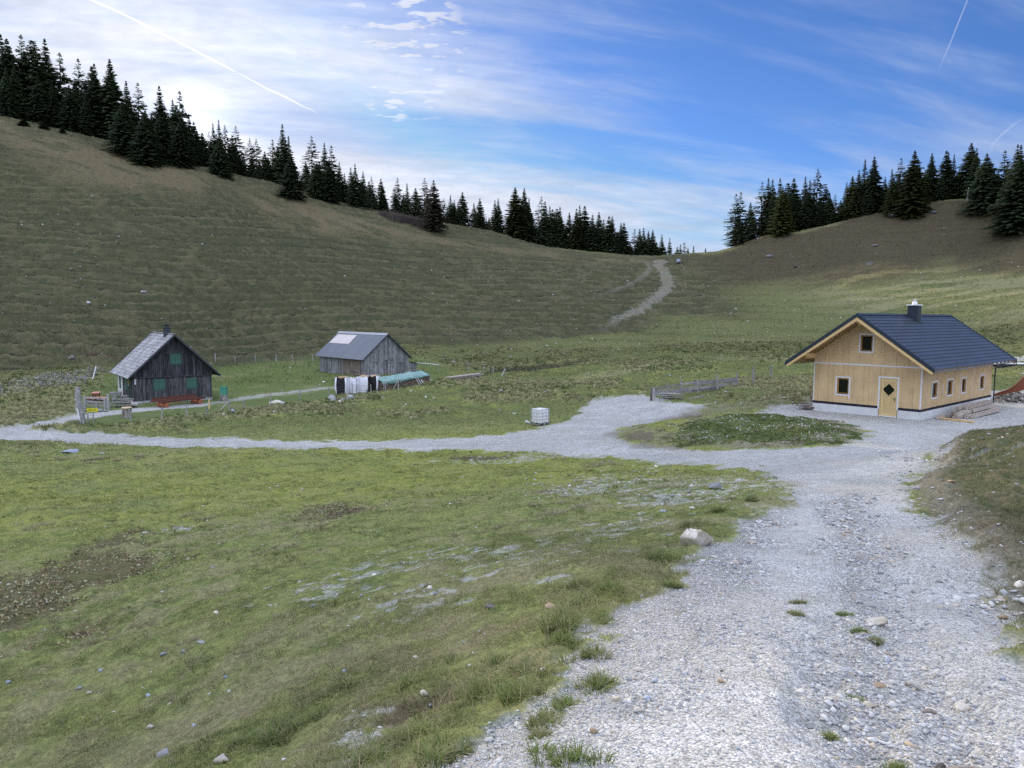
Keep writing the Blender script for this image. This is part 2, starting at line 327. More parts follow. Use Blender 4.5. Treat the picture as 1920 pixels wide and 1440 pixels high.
def masks(x, y, near_only=False):
    m = {}
    R = np.hypot(x, y)
    wob = (fbm(x*1.1, y*1.1, 3, 4)-.5)
    wob2 = (fbm(x*4.3, y*4.3, 13, 3)-.5)
    sd = sdf(x, y, P_ROAD); m['sd'] = sd
    gm = np.clip(R/18, .35, 1.6)
    road = sm(sd+wob*1.5*gm+wob2*.5, .22*gm, -.22*gm)
    dh, th = pdist(x, y, L_HUT); road = np.maximum(road, sm(dh+wob*.9, 1.5, .8))
    df, tf = pdist(x, y, L_FIELD); road = np.maximum(road, .6*sm(df+wob*1.6, 1.3, .3)*sm(tf, 1.1, .8))
    ds, ts = pdist(x, y, L_SADDLE); w = 1.55-.6*ts
    trk = sm(ds+wob*2.4+wob2*1.2, w+.5, w-.7)*sm(ts, .98, .6)*(.55+.45*sm(fbm(x*.5, y*.5, 401, 4), .35, .6)); m['track'] = trk
    dt, tq = pdist(x, y, L_TRAIL); trail = .32*sm(dt+wob*.8, 1.0, .2)*sm(tq, 1.0, .5)
    m['trail'] = trail
    cow = np.zeros_like(x)
    for L in L_COWS:
        d, q = pdist(x, y, L); cow = np.maximum(cow, .5*sm(d+wob*1.5, .9, .1)*sm(q, 1.0, .6))
    m['cow'] = cow
    db, _ = pdist(x, y, L_BACK); road = np.maximum(road, .95*sm(db+wob*.8, 1.9, 1.2))
    spot = np.zeros_like(x)
    for cx, cy, rx, ry in SPOTS:
        d = np.hypot((x-cx)/rx, (y-cy)/ry)
        spot = np.maximum(spot, sm(d*.75+(fbm(x*2.2, y*7, 21, 4)-.5)*4.6, .80, .45))
    bare = np.zeros_like(x)
    for cx, cy, rx, ry in BARE:
        d = np.hypot((x-cx)/rx, (y-cy)/ry); bare = np.maximum(bare, sm(d+wob*1.6+wob2*.8, 1.1, .5))
    m['bare'] = bare
    spot = spot*sm(fbm(x*6, y*9, 23, 3), .36, .56); m['road'] = road; m['spot'] = spot*.9
    m['gravel'] = np.maximum.reduce([road, spot*.72, trk*.8, trail*.6])
    m['lawn'] = sm(sdf(x, y, P_LAWN)+wob*2, 1.5, -1.5)
    hs = sdf(x, y, P_HEAP); m['hring'] = sm(hs+wob*2, .9, -.3); m['heap'] = sm(hs+wob*4.0+wob2*1.0+.4, .4, -.4); m['heaph'] = sm(hs, .3, -2.2)
    m['gravel'] = m['gravel']*(1-m['heap']); m['road'] = m['road']*(1-m['heap'])
    m['dirt'] = np.maximum(sm(sdf(x, y, P_DIRT)+wob*1.5, .8, -.8), .75*sm(sdf(x, y, P_DIRT2)+wob*2, .8, -1.2))
    m['leaf'] = np.maximum.reduce([sm(sdf(x, y, P)+wob*2.6+wob2*2.0, .35, -.35) for P in (P_LEAF, P_LEAF2, P_LEAF3)])
    m['tan'] = sm(sdf(x, y, P_TAN)+(fbm(x*.05, y*.05, 5)-.5)*16, 7, -7)
    m['band'] = sm(pdist(x, y, L_BAND)[0]+wob*3, 4.2, .5)
    m['stream'] = sm(sdf(x, y, P_STREAM)+wob*2, .6, -.4)
    m['scree'] = sm(sdf(x, y, P_SCREE)+wob*3, 1.5, -1.0)
    m['puddle'] = sm(sdf(x, y, P_PUDDLE)+wob*1, .3, -.3)
    m['wob'] = wob; m['wob2'] = wob2; m['R'] = R
    return m
def slope_at(x, y):
    e = 1.5; return np.hypot(base_h(x+e, y)-base_h(x-e, y), base_h(x, y+e)-base_h(x, y-e))/(2*e)
def detail(x, y, zb, m):
    R = m['R']; g = m['gravel']; grass = 1-g
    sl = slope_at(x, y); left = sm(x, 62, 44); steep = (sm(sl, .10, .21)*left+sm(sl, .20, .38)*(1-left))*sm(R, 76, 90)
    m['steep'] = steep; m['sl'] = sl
    m['lefthill'] = left
    h = np.zeros_like(x)
    # meadow lumps
    h += grass*(fbm(x*.55, y*.55, 31, 3)-.5)*.34*sm(R, 5, 20)*(1-.6*m['lawn'])
    h += grass*(fbm(x*2.6, y*2.6, 37, 3)-.5)*.13
    h += grass*sm(R, 2, 5)*(1-sm(R, 40, 60))*(fbm(x*9, y*9, 41, 2)-.5)*.05
    # tussock field on the valley floor
    tz = sm(R, 47, 56)*(1-steep)*(1-m['lawn'])*grass*(1-m['heap']); m['tz'] = tz
    pn = fbm(x*.12, y*.12, 61, 3); m['pn'] = pn
    tus = cellbump(x*1.35, y*1.35, 71)*sm(pn, .38, .58)
    h += tz*tus*.30*sm(R, 240, 120); m['tus'] = tus
    # terracettes: narrow cattle steps running along the contours
    ph = (zb + 1.7*(fbm(x*.016, y*.016, 81, 2)-.5)*2 + .30*(fbm(x*.07, y*.07, 83, 3)-.5)*2 + .012*x)/(1.1+.5*fbm(x*.011, zb*.05, 87, 2))
    tri = ph-np.floor(ph); step = np.where(tri < .62, tri/.62, (1-tri)/.38)
    brk = .32+.68*sm(fbm(x*.05, zb*.35, 85, 4), .34, .56); m['step'] = step; m['brk'] = brk
    h += steep*(1-.55*m['tan'])*brk*(step-.5)*(.60*left+.30*(1-left))
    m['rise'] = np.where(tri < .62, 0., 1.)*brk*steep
    # rough tussocky skin on the hills
    h += steep*(fbm(x*.9, y*.9, 91, 3)-.5)*.38
    h += steep*cellbump(x*.85, y*.85, 93)*.16
    # heap of soil beside the house
    h += m['heaph']*(.20+.42*(fbm(x*.8, y*.8, 95, 3)-.5)+.22*(fbm(x*3, y*3, 96, 2)-.5))
    # road: two smooth wheel lines with a washed out strip of stones between them
    rd = m['road']*sm(R, 30, 20)
    dg, tg = pdist(x, y, L_GULLY); gl = sm(dg+m['wob']*.9, .60, .16)*rd; m['gully'] = gl
    de, _ = pdist(x, y, L_EDGE); m['edgeband'] = sm(de+m['wob']*.7, .55, .05)*rd*sm(fbm(x*1.4, y*1.4, 133, 3), .38, .55)
    h += gl*(-.07+.16*(fbm(x*3.2, y*3.2, 97, 3)-.5))
    dl, _ = pdist(x, y, L_RUTL); dr, _ = pdist(x, y, L_RUTR); rut = np.maximum(sm(dl, .75, .2), sm(dr, .75, .2))*rd; m['rut'] = rut
    h -= rut*.03
    h += g*(fbm(x*5, y*5, 98, 3)-.5)*.035*(1-.6*rut)
    edge = np.exp(-(m['sd']/.35)**2)*rd; m['edge'] = edge
    h += grass*sm(-m['sd'], -1.2, 0)*sm(R, 30, 15)*.035
    bkh = sm(x-1.0-.44*y, -.3, .3)*sm(R, 30, 24)*grass; h += bkh*(.16*sm(m['sd'], 0, .45)+.22*(fbm(x*1.6, y*1.6, 131, 4)-.5)); m['bkh'] = bkh
    h -= m['bare']*.10*sm(R, 20, 10)
    h -= m['stream']*.35; h += m['stream']*0
    h += m['dirt']*(fbm(x*1.2, y*3.4, 99, 3)-.5)*.30
    h -= m['leaf']*.06
    # the flat pads that carry the buildings
    return h
def height(x, y):
    x = np.atleast_1d(np.asarray(x, float)); y = np.atleast_1d(np.asarray(y, float))
    zb = base_h(x, y); m = masks(x, y); return zb+detail(x, y, zb, m)
def hz(x, y): return float(height(x, y)[0])
def mixa(c, a, w): return c*(1-w[..., None])+np.array(a)*w[..., None]
def colour(x, y, m):
    R = m['R']; n = x.size
    big = fbm(x*.045, y*.045, 201, 4); mid = fbm(x*.33, y*.33, 203, 4); sml = fbm(x*1.7, y*1.7, 205, 4); fin = fbm(x*7, y*7, 207, 3)
    c = np.empty(x.shape+(3,)); c[:] = A_GRASS
    # yellow-green moss on the flat of the meadow
    moss = sm(R, 19, 27)*sm(R, 52, 44)*sm(mid*.5+big*.5, .34, .52)
    c = mixa(c, A_MOSS, moss*.85)
    dry = sm(sml*.55+mid*.45, .47, .66)
    c = mixa(c, A_DRY, dry*(.6-.35*moss)*sm(R, 200, 3))
    c = mixa(c, A_DARKG, sm(sml*.4+fin*.6, .50, .34)*.5)
    vergedry = sm(R, 13, 6)*sm(sml*.5+mid*.5, .36, .56)
    c = mixa(c, A_DRY, vergedry*.42)
    c = mixa(c, A_BROWN, sm(R, 12, 5)*sm(sml*.6+fin*.4, .56, .68)*.3)
    # valley floor
    v = sm(R, 48, 56)*(1-m['steep'])
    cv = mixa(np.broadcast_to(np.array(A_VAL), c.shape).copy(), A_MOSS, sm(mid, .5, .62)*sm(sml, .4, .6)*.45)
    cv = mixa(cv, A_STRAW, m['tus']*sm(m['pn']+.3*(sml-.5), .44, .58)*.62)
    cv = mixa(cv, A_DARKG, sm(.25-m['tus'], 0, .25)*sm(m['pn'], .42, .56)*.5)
    cv = mixa(cv, A_STRAW, m['band']*.6*sm(sml, .35, .6))
    cv = mixa(cv, A_VAL2, sm(R, 85, 120)*.7)
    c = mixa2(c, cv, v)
    c = mixa(c, A_LAWN, m['lawn']*(.75+.2*mid))
    c = mixa(c, A_DRY, m['lawn']*sm(mid, .56, .7)*.35)
    # hills
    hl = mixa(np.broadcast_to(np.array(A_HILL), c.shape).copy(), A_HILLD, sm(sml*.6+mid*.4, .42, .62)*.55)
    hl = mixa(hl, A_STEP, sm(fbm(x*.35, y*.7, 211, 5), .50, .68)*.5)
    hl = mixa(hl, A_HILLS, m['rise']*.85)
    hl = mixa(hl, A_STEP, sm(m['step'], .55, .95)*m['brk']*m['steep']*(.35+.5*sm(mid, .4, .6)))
    hl = mixa(hl, A_TAN, np.clip(m['tan']*(.25+1.0*sm(fbm(x*.12, y*.4, 231, 4), .32, .6)), 0, 1))
    rt = 1-m['lefthill']
    hl = mixa(hl, A_RBROWN, rt*sm(R, 178, 200)*(.55+.35*sm(sml, .3, .6)))
    hl = mixa(hl, A_VAL2, rt*sm(R, 192, 165)*.7)
    hl = mixa(hl, (.30,.26,.115), sm(x, 62, 78)*sm(R, 205, 188)*sm(R, 120, 140)*(.15+.5*sm(fbm(x*.06, y*.25, 241, 4), .4, .6)))  # warm sunlight painted into the colour of the right slope
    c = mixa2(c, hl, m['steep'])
    c = mixa(c, A_STRAW, (1-m['steep'])*sm(x, 58, 74)*sm(R, 118, 140)*sm(fbm(x*.06, y*.25, 241, 4), .4, .6)*.5)  # straw tone carries the painted sunlit patch on to gentler ground
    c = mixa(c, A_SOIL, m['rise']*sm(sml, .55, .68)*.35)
    # bank right of the road
    bk = sm(x-1.0-.44*y, -.3, .3)*sm(R, 30, 24)*sm(m['sd'], -.1, .2)
    c = mixa(c, A_BANK, bk*.9); c = mixa(c, A_BROWN, bk*sm(fin*.5+sml*.5, .46, .62)*.55); c = mixa(c, A_DARKG, bk*sm(fin, .5, .3)*.35)
    c = mixa(c, A_SOILG, bk*sm(m['sd']+.5*(sml-.5), .75, .25)*.7)
    c = mixa(c, A_SOILG, m['hring']*(1-m['heap'])*sm(x, 8.8, 11)*.9); c = mixa(c, A_HEAP, m['heap']*.85); c = mixa(c, A_SOILG, m['heap']*sm(sml*.5+fin*.5, .5, .6)*.75*sm(m['heaph'], 1.0, .4))
    c = mixa(c, A_SOIL, np.maximum(m['leaf']*.6, m['bare']*.8)); c = mixa(c, A_MUD, m['stream']*.8)
    # gravel
    gv = np.empty_like(c); gv[:] = A_GRAVEL
    gv *= (1+.30*(mid-.5)+.30*(sml-.5)+.26*(fin-.5))[..., None]
    gv = mixa(gv, A_GRAVD, np.clip(m['gully']*(.45+.5*sm(sml, .4, .6))+m['edge']*.35+m['edgeband']*.8, 0, 1))
    gv = mixa(gv, A_GRAVW, np.clip(m['rut'], 0, 1)*.7)
    gv = mixa(gv, A_GRAVB, sm(fbm(x*.6, y*.6, 221, 4), .52, .66)*.45)
    gv = mixa(gv, A_DIRT, m['dirt']*.85)
    tr = mixa(gv, A_TRACK, np.ones_like(x))
    gv = mixa2(gv, tr, np.clip(m['track']+m['trail'], 0, 1))
    c = mixa2(c, gv, np.clip(m['gravel']*(.86+.3*(fin-.3)), 0, 1))
    c = mixa(c, A_TRACK, m['cow']*.5*sm(sml, .4, .55)); c = mixa(c, A_SCREE, m['scree']*sm(sml, .35, .6)*.8)
    c = mixa(c, A_DIRT, m['dirt']*(1-m['heap'])*.5)
    return np.clip(c, .004, .9)
def mixa2(a, b, w): return a*(1-w[..., None])+b*w[..., None]
A_GRASS=(.205,.232,.082); A_MOSS=(.245,.272,.068); A_DRY=(.255,.232,.140); A_DARKG=(.070,.098,.036); A_BROWN=(.17,.145,.095)
A_VAL=(.140,.162,.062); A_VAL2=(.112,.124,.052); A_STRAW=(.30,.275,.165); A_LAWN=(.110,.150,.048)
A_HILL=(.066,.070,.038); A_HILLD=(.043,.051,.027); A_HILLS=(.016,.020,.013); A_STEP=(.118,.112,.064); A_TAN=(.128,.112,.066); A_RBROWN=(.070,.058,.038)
A_BANK=(.078,.080,.042); A_HEAP=(.075,.100,.036); A_SOIL=(.075,.055,.038); A_SOILG=(.24,.22,.18); A_MUD=(.045,.042,.032)
A_GRAVEL=(.465,.47,.485); A_GRAVD=(.24,.23,.225); A_GRAVW=(.57,.575,.59); A_GRAVB=(.42,.41,.405); A_DIRT=(.20,.18,.15); A_TRACK=(.20,.178,.140); A_SCREE=(.15,.15,.155)

# ------------------------------------------------------------------ materials
def newmat(name):
    m = bpy.data.materials.new(name); m.use_nodes = True; nt = m.node_tree; nt.nodes.clear()
    out = node(nt, 'ShaderNodeOutputMaterial'); b = node(nt, 'ShaderNodeBsdfPrincipled'); nt.links.new(b.outputs[0], out.inputs[0])
    return m, nt, b
def ground_mat():
    m, nt, b = newmat('turf and gravel')
    at_ = node(nt, 'ShaderNodeAttribute', attribute_name='col'); gr = node(nt, 'ShaderNodeAttribute', attribute_name='gr')
    tc = node(nt, 'ShaderNodeTexCoord'); P = tc.outputs['Object']; g = gr.outputs['Fac']
    n1 = noise(nt, P, 14, 6, .7); n2 = noise(nt, P, 55, 4, .65)
    vor = node(nt, 'ShaderNodeTexVoronoi', feature='F1'); nt.links.new(P, vor.inputs['Vector']); vor.inputs['Scale'].default_value = 75; 
    vc = node(nt, 'ShaderNodeSeparateColor'); nt.links.new(vor.outputs['Color'], vc.inputs[0])
    vor2 = node(nt, 'ShaderNodeTexVoronoi', feature='F1'); nt.links.new(P, vor2.inputs['Vector']); vor2.inputs['Scale'].default_value = 26
    vc2 = node(nt, 'ShaderNodeSeparateColor'); nt.links.new(vor2.outputs['Color'], vc2.inputs[0])
    gfac = mth(nt, 'ADD', mapr(nt, vc.outputs[0], 0, 1, .58, 1.30, False), mapr(nt, vc2.outputs[1], 0.70, 1, -.04, .22, False))
    tfac = mth(nt, 'ADD', mapr(nt, n1, .28, .72, .52, 1.4, False), mapr(nt, n2, .25, .75, -.28, .28, False))
    mul = node(nt, 'ShaderNodeMix'); nt.links.new(g, mul.inputs[0]); nt.links.new(tfac, mul.inputs[2]); nt.links.new(gfac, mul.inputs[3])
    vm = node(nt, 'ShaderNodeVectorMath', operation='SCALE'); nt.links.new(at_.outputs['Color'], vm.inputs[0]); nt.links.new(mul.outputs[0], vm.inputs['Scale'])
    nt.links.new(vm.outputs[0], b.inputs['Base Color'])
    b.inputs['Roughness'].default_value = .95; b.inputs['Specular IOR Level'].default_value = .15
    hg = mth(nt, 'MULTIPLY', vor.outputs['Distance'], -1.0)
    hh = node(nt, 'ShaderNodeMix'); nt.links.new(g, hh.inputs[0]); nt.links.new(mth(nt, 'ADD', mth(nt, 'MULTIPLY', n1, 1.2), n2), hh.inputs[2]); nt.links.new(hg, hh.inputs[3])
    bp = node(nt, 'ShaderNodeBump'); bp.inputs['Strength'].default_value = .55; bp.inputs['Distance'].default_value = .05
    nt.links.new(hh.outputs[0], bp.inputs['Height']); nt.links.new(bp.outputs[0], b.inputs['Normal'])
    return m
MAT_GROUND = ground_mat()

# ------------------------------------------------------------------ helpers for objects
COL = SC.collection
def tag(o, label=None, cat=None, group=None, kind=None):
    if label: o['label'] = label
    if cat: o['category'] = cat
    if group: o['group'] = group
    if kind: o['kind'] = kind
    return o
def npmesh(name, V, F, mat, attrs=None, smooth=False, parent=None):
    """F: (n,k) int array of equal sized faces, or a list of such arrays"""
    if not isinstance(F, list): F = [F]
    me = bpy.data.meshes.new(name); V = np.asarray(V, np.float32)
    me.vertices.add(len(V)); me.vertices.foreach_set('co', V.ravel())
    nl = sum(f.size for f in F); nf = sum(len(f) for f in F)
    me.loops.add(nl); me.loops.foreach_set('vertex_index', np.concatenate([f.ravel() for f in F]).astype(np.int32))
    me.polygons.add(nf)
    tot = np.concatenate([np.full(len(f), f.shape[1]) for f in F]); st = np.r_[0, np.cumsum(tot)[:-1]]
    me.polygons.foreach_set('loop_start', st.astype(np.int32)); me.polygons.foreach_set('loop_total', tot.astype(np.int32))
    if smooth: me.polygons.foreach_set('use_smooth', np.ones(nf, bool))
    for k, a in (attrs or {}).items():
        a = np.asarray(a, np.float32)
        if a.ndim == 2:
            if a.shape[1] == 3: a = np.c_[a, np.ones(len(a), np.float32)]
            at_ = me.attributes.new(k, 'FLOAT_COLOR', 'POINT'); at_.data.foreach_set('color', a.ravel())
        else:
            at_ = me.attributes.new(k, 'FLOAT', 'POINT'); at_.data.foreach_set('value', a)
    me.update(calc_edges=True); me.validate(clean_customdata=False)
    me.materials.append(mat)
    o = bpy.data.objects.new(name, me); COL.objects.link(o)
    if parent: o.parent = parent
    return o

# ------------------------------------------------------------------ the ground sheets
def build_ground():
    NA, NL = 1300, 1950
    a = np.linspace(R_(-42), R_(42), NA); l = np.concatenate([np.linspace(math.log(1.7), math.log(80), int(NL*.56), endpoint=False), np.linspace(math.log(80), math.log(262), NL-int(NL*.56))])
    A, L = np.meshgrid(a, l); r = np.exp(L); x = r*np.sin(A); y = r*np.cos(A)
    xf, yf = x.ravel(), y.ravel(); zb = base_h(xf, yf); m = masks(xf, yf); z = zb+detail(xf, yf, zb, m)
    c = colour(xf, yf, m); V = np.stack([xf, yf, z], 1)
    idx = np.arange(NA*NL).reshape(NL, NA)
    Q = np.stack([idx[:-1, :-1], idx[:-1, 1:], idx[1:, 1:], idx[1:, :-1]], -1).reshape(-1, 4)[:, ::-1]
    cls = np.zeros(len(xf), np.int8)
    cls[m['steep'] > .5] = 1; cls[(m['road'] > .5)] = 2; cls[(m['track'] > .5)] = 3
    fc = cls[Q[:, 0]]
    for k, (nm) in enumerate(('meadow', 'hill', 'gravel_road', 'hill_track')):
        f = Q[fc == k]; u, inv = np.unique(f, return_inverse=True)
        o = npmesh(nm, V[u], inv.reshape(-1, 4), MAT_GROUND, dict(col=c[u], gr=m['gravel'][u]), smooth=True); tag(o, kind='structure')
    # coarse ring of the same land around: beside, behind and far beyond
    def ring(nm, a0, a1, na, r0, r1, nr):
        a = np.linspace(a0, a1, na); l = np.linspace(math.log(r0), math.log(r1), nr)
        A, L = np.meshgrid(a, l); r = np.exp(L); x = (r*np.sin(A)).ravel(); y = (r*np.cos(A)).ravel()
        zb = base_h(x, y); m = masks(x, y); z = zb+detail(x, y, zb, m); c = colour(x, y, m)
        i = np.arange(na*nr).reshape(nr, na); Q = np.stack([i[:-1, :-1], i[:-1, 1:], i[1:, 1:], i[1:, :-1]], -1).reshape(-1, 4)[:, ::-1]
        tag(npmesh(nm, np.stack([x, y, z], 1), Q, MAT_GROUND, dict(col=c, gr=m['gravel']), smooth=True), kind='structure')
    ring('surrounding_land', R_(42), R_(318), 360, .6, 262, 200)
    ring('far_land', 0, 2*math.pi, 240, 262, 9000, 40)
    a = np.linspace(R_(-42), R_(42), 60); l = np.linspace(math.log(.6), math.log(1.7), 12)
    A, L = np.meshgrid(a, l); r = np.exp(L); x = (r*np.sin(A)).ravel(); y = (r*np.cos(A)).ravel(); zb = base_h(x, y); m = masks(x, y); z = zb+detail(x, y, zb, m); c = colour(x, y, m)
    i = np.arange(A.size).reshape(A.shape); Q = np.stack([i[:-1, :-1], i[:-1, 1:], i[1:, 1:], i[1:, :-1]], -1).reshape(-1, 4)[:, ::-1]
    tag(npmesh('road_verge', np.stack([x, y, z], 1), Q, MAT_GROUND, dict(col=c, gr=m['gravel']), smooth=True), kind='structure')
import time; _t0 = time.time()
build_ground(); print('ground', time.time()-_t0)
# ------------------------------------------------------------------ mesh builder for made things
class MB:
    def __init__(s): s.v = []; s.f = []; s.a = []
    def add(s, vs, fs, val=None):
        b = len(s.v); val = random.random() if val is None else val
        s.v += [tuple(p) for p in vs]; s.f += [tuple(i+b for i in f) for f in fs]; s.a += [val]*len(vs); return s
    def box(s, x0, x1, y0, y1, z0, z1, val=None):
        return s.hexa([(x0,y0,z0),(x1,y0,z0),(x1,y1,z0),(x0,y1,z0),(x0,y0,z1),(x1,y0,z1),(x1,y1,z1),(x0,y1,z1)], val)
    def hexa(s, p, val=None):
        return s.add(p, [(3,2,1,0),(4,5,6,7),(0,1,5,4),(1,2,6,5),(2,3,7,6),(3,0,4,7)], val)
    def prism(s, poly, ax, t0, t1, val=None):
        """poly of 2D points in the plane across axis ax, pushed from t0 to t1"""
        def P(q, t): return (t, q[0], q[1]) if ax == 'x' else (q[0], t, q[1]) if ax == 'y' else (q[0], q[1], t)
        n = len(poly); vs = [P(q, t0) for q in poly]+[P(q, t1) for q in poly]
        fs = [tuple(range(n)), tuple(range(2*n-1, n-1, -1))]+[(i, i+n, (i+1) % n+n, (i+1) % n) for i in range(n)]
        return s.add(vs, fs, val)
    def beam(s, a, b, w, h, val=None, up=(0, 0, 1), taper=1.0):
        a = Vector(a); b = Vector(b); d = (b-a).normalized(); u = Vector(up)
        if abs(d.dot(u)) > .97: u = Vector((0, 1, 0))
        r = d.cross(u).normalized(); u = r.cross(d)
        vs = []
        for c, k in ((a, 1), (b, taper)):
            for i, j in ((-1,-1),(1,-1),(1,1),(-1,1)): vs.append(c+r*(i*w/2*k)+u*(j*h/2*k))
        return s.add(vs, [(0,3,2,1),(4,5,6,7),(0,1,5,4),(1,2,6,5),(2,3,7,6),(3,0,4,7)], val)
    def tube(s, pts, rs, n=8, val=None, wob=0):
        pts = [Vector(p) for p in pts]; rs = rs if isinstance(rs, (list, tuple)) else [rs]*len(pts); vs = []
        for i, p in enumerate(pts):
            d = (pts[min(i+1, len(pts)-1)]-pts[max(i-1, 0)]).normalized(); u = Vector((0, 0, 1))
            if abs(d.z) > .9: u = Vector((1, 0, 0))
            r = d.cross(u).normalized(); u = r.cross(d)
            for k in range(n):
                a = 2*math.pi*k/n; rr = rs[i]*(1+random.uniform(-wob, wob)); vs.append(p+r*(math.cos(a)*rr)+u*(math.sin(a)*rr))
        m = len(pts); fs = [(i*n+k, i*n+(k+1) % n, (i+1)*n+(k+1) % n, (i+1)*n+k) for i in range(m-1) for k in range(n)]
        fs += [tuple(range(n-1, -1, -1)), tuple(range((m-1)*n, m*n))]
        return s.add(vs, fs, val)
    def build(s, name, mat, parent=None, smooth=False):
        me = bpy.data.meshes.new(name); me.from_pydata(s.v, [], s.f)
        at_ = me.attributes.new('v', 'FLOAT', 'POINT'); at_.data.foreach_set('value', s.a)
        if smooth: me.polygons.foreach_set('use_smooth', [True]*len(me.polygons))
        me.materials.append(mat); me.update()
        o = bpy.data.objects.new(name, me); COL.objects.link(o)
        if parent: o.parent = parent
        return o
def thing(name, label, cat, loc=(0, 0, 0), rz=0.0, group=None):
    o = bpy.data.objects.new(name, None); COL.objects.link(o); o.location = loc; o.rotation_euler = (0, 0, rz); o.empty_display_size = .2
    return tag(o, label, cat, group)

def surf(name, col, rough=.8, var=.3, grain=(8, 8, 8), gamt=.35, bump=.2, bdist=.01, col2=None, spec=.3, metal=0.0, stain=0.0, big=None):
    """painted / weathered surface: colour * per piece variation * stretched noise"""
    m, nt, b = newmat(name); tc = node(nt, 'ShaderNodeTexCoord'); mp = node(nt, 'ShaderNodeMapping'); nt.links.new(tc.outputs['Object'], mp.inputs[0])
    mp.inputs['Scale'].default_value = grain
    n1 = noise(nt, mp.outputs[0], 1.0, 6, .65); v = node(nt, 'ShaderNodeAttribute', attribute_name='v').outputs['Fac']
    k = mth(nt, 'MULTIPLY', mapr(nt, n1, .25, .75, 1-gamt, 1+gamt, False), mapr(nt, v, 0, 1, 1-var, 1+var, False))
    c = mixc(nt, mapr(nt, n1, .4, .65), col, col2) if col2 else None
    base = c if c is not None else None
    vm = node(nt, 'ShaderNodeVectorMath', operation='SCALE')
    if base is not None: nt.links.new(base, vm.inputs[0])
    else: vm.inputs[0].default_value = col
    if stain:
        n2 = noise(nt, tc.outputs['Object'], big or 1.2, 5, .6); k = mth(nt, 'MULTIPLY', k, mapr(nt, n2, .35, .7, 1+stain*.3, 1-stain, False))
    nt.links.new(k, vm.inputs['Scale']); nt.links.new(vm.outputs[0], b.inputs['Base Color'])
    b.inputs['Roughness'].default_value = rough; b.inputs['Specular IOR Level'].default_value = spec; b.inputs['Metallic'].default_value = metal
    if bump:
        bp = node(nt, 'ShaderNodeBump'); bp.inputs['Strength'].default_value = bump; bp.inputs['Distance'].default_value = bdist
        nt.links.new(n1, bp.inputs['Height']); nt.links.new(bp.outputs[0], b.inputs['Normal'])
    return m
V3 = (14, 14, 1.2)
M_PANEL = surf('wood fibre board', (.60,.44,.255), .85, .04, (2.2, 2.2, .8), .13, .1, .004, stain=.16, big=1.1)
M_CONC = surf('pale concrete', (.62,.64,.67), .9, .03, (3, 3, 3), .10, .15, .004, stain=.12, big=.9)
M_BLACK = surf('black membrane', (.012,.014,.028), .5, .1, (3, 3, 3), .2, 0)
M_TAPE = surf('white tape', (.66,.67,.72), .6, .03, (9, 9, 9), .07, 0)
M_ROOFB = surf('blue grey metal shingle', (.032,.043,.072), .42, .10, (1.2, .5, 1.2), .16, .04, .003, spec=.5, stain=.14, big=.45)
M_TRIMB = surf('dark blue trim', (.016,.026,.045), .45, .08, (3, 3, 3), .1, 0, spec=.4)
M_PINE = surf('fresh pine', (.60,.43,.215), .7, .10, (3, 3, 14), .12, .1, .003)
M_PINED = surf('pine soffit', (.44,.29,.135), .75, .14, (3, 14, 3), .14, .1, .003)
M_FRAME = surf('oiled window frame', (.36,.19,.07), .5, .08, (10, 10, 3), .14, 0)
M_DOOR = surf('pale pine door', (.60,.46,.235), .55, .08, (14, 14, 2), .10, .05, .002)
M_GROOVE = surf('door groove', (.35,.23,.08), .7, .1, (9, 9, 9), .1, 0)
M_WHITE = surf('white metal', (.70,.72,.74), .45, .05, (4, 4, 4), .08, 0)
M_HUT = surf('tarred weathered boards', (.058,.062,.075), .9, .42, V3, .45, .45, .012, col2=(.115,.118,.13), stain=.35, big=.8)
M_HUTU = surf('dark upper boards', (.034,.037,.048), .9, .42, V3, .45, .45, .012, col2=(.08,.083,.098), stain=.3, big=.8)
M_SHING = surf('silvery wooden shingles', (.34,.34,.37), .85, .26, (6, 6, 6), .22, .35, .01, stain=.25, big=.8)
M_GREEN = surf('green painted shutter', (.052,.132,.108), .6, .10, V3, .14, .1, .003)
M_GREEND = surf('green painted door', (.022,.062,.05), .7, .10, V3, .2, .1, .003)
M_BARN = surf('grey weathered boards', (.16,.165,.185), .92, .38, V3, .38, .45, .012, col2=(.27,.27,.29), stain=.3, big=.7)
M_BARNB = surf('brown weathered boards', (.17,.135,.115), .92, .38, V3, .40, .45, .012, col2=(.26,.23,.215), stain=.3, big=.7)
M_CORR = surf('blue grey corrugated sheet', (.115,.135,.175), .42, .06, (.6, .6, .6), .14, 0, spec=.5, stain=.15, big=.5)
M_FIBRE = surf('pale translucent sheet', (.58,.54,.55), .5, .06, (1, 1, 1), .08, 0, stain=.08)
M_DARKW = surf('dark trim board', (.05,.058,.072), .8, .2, (3, 3, 3), .2, .1)
M_STONE = surf('foundation stone', (.36,.37,.39), .9, .2, (4, 4, 4), .25, .4, .02)
M_GREYW = surf('silver grey timber', (.24,.245,.26), .9, .35, (7, 7, 7), .3, .4, .01, col2=(.34,.33,.33))
M_SAWN = surf('rough sawn timber', (.33,.28,.25), .85, .30, (6, 6, 6), .28, .3, .01, col2=(.42,.38,.35))
M_RED = surf('red brown stained timber', (.12,.046,.034), .65, .2, (5, 5, 5), .25, .2, .006)
M_PINK = surf('faded red table top', (.55,.27,.225), .7, .12, (5, 5, 5), .12, .1, .004)
M_BARK = surf('rough bark', (.13,.11,.10), .95, .3, (6, 6, 2), .5, .9, .04, col2=(.28,.27,.26))
M_ENDW = surf('cut wood', (.55,.42,.27), .85, .25, (12, 12, 12), .2, .2, .004)
M_LOGEND = surf('firewood ends', (.20,.155,.13), .9, .5, (9, 9, 9), .3, .3, .01)
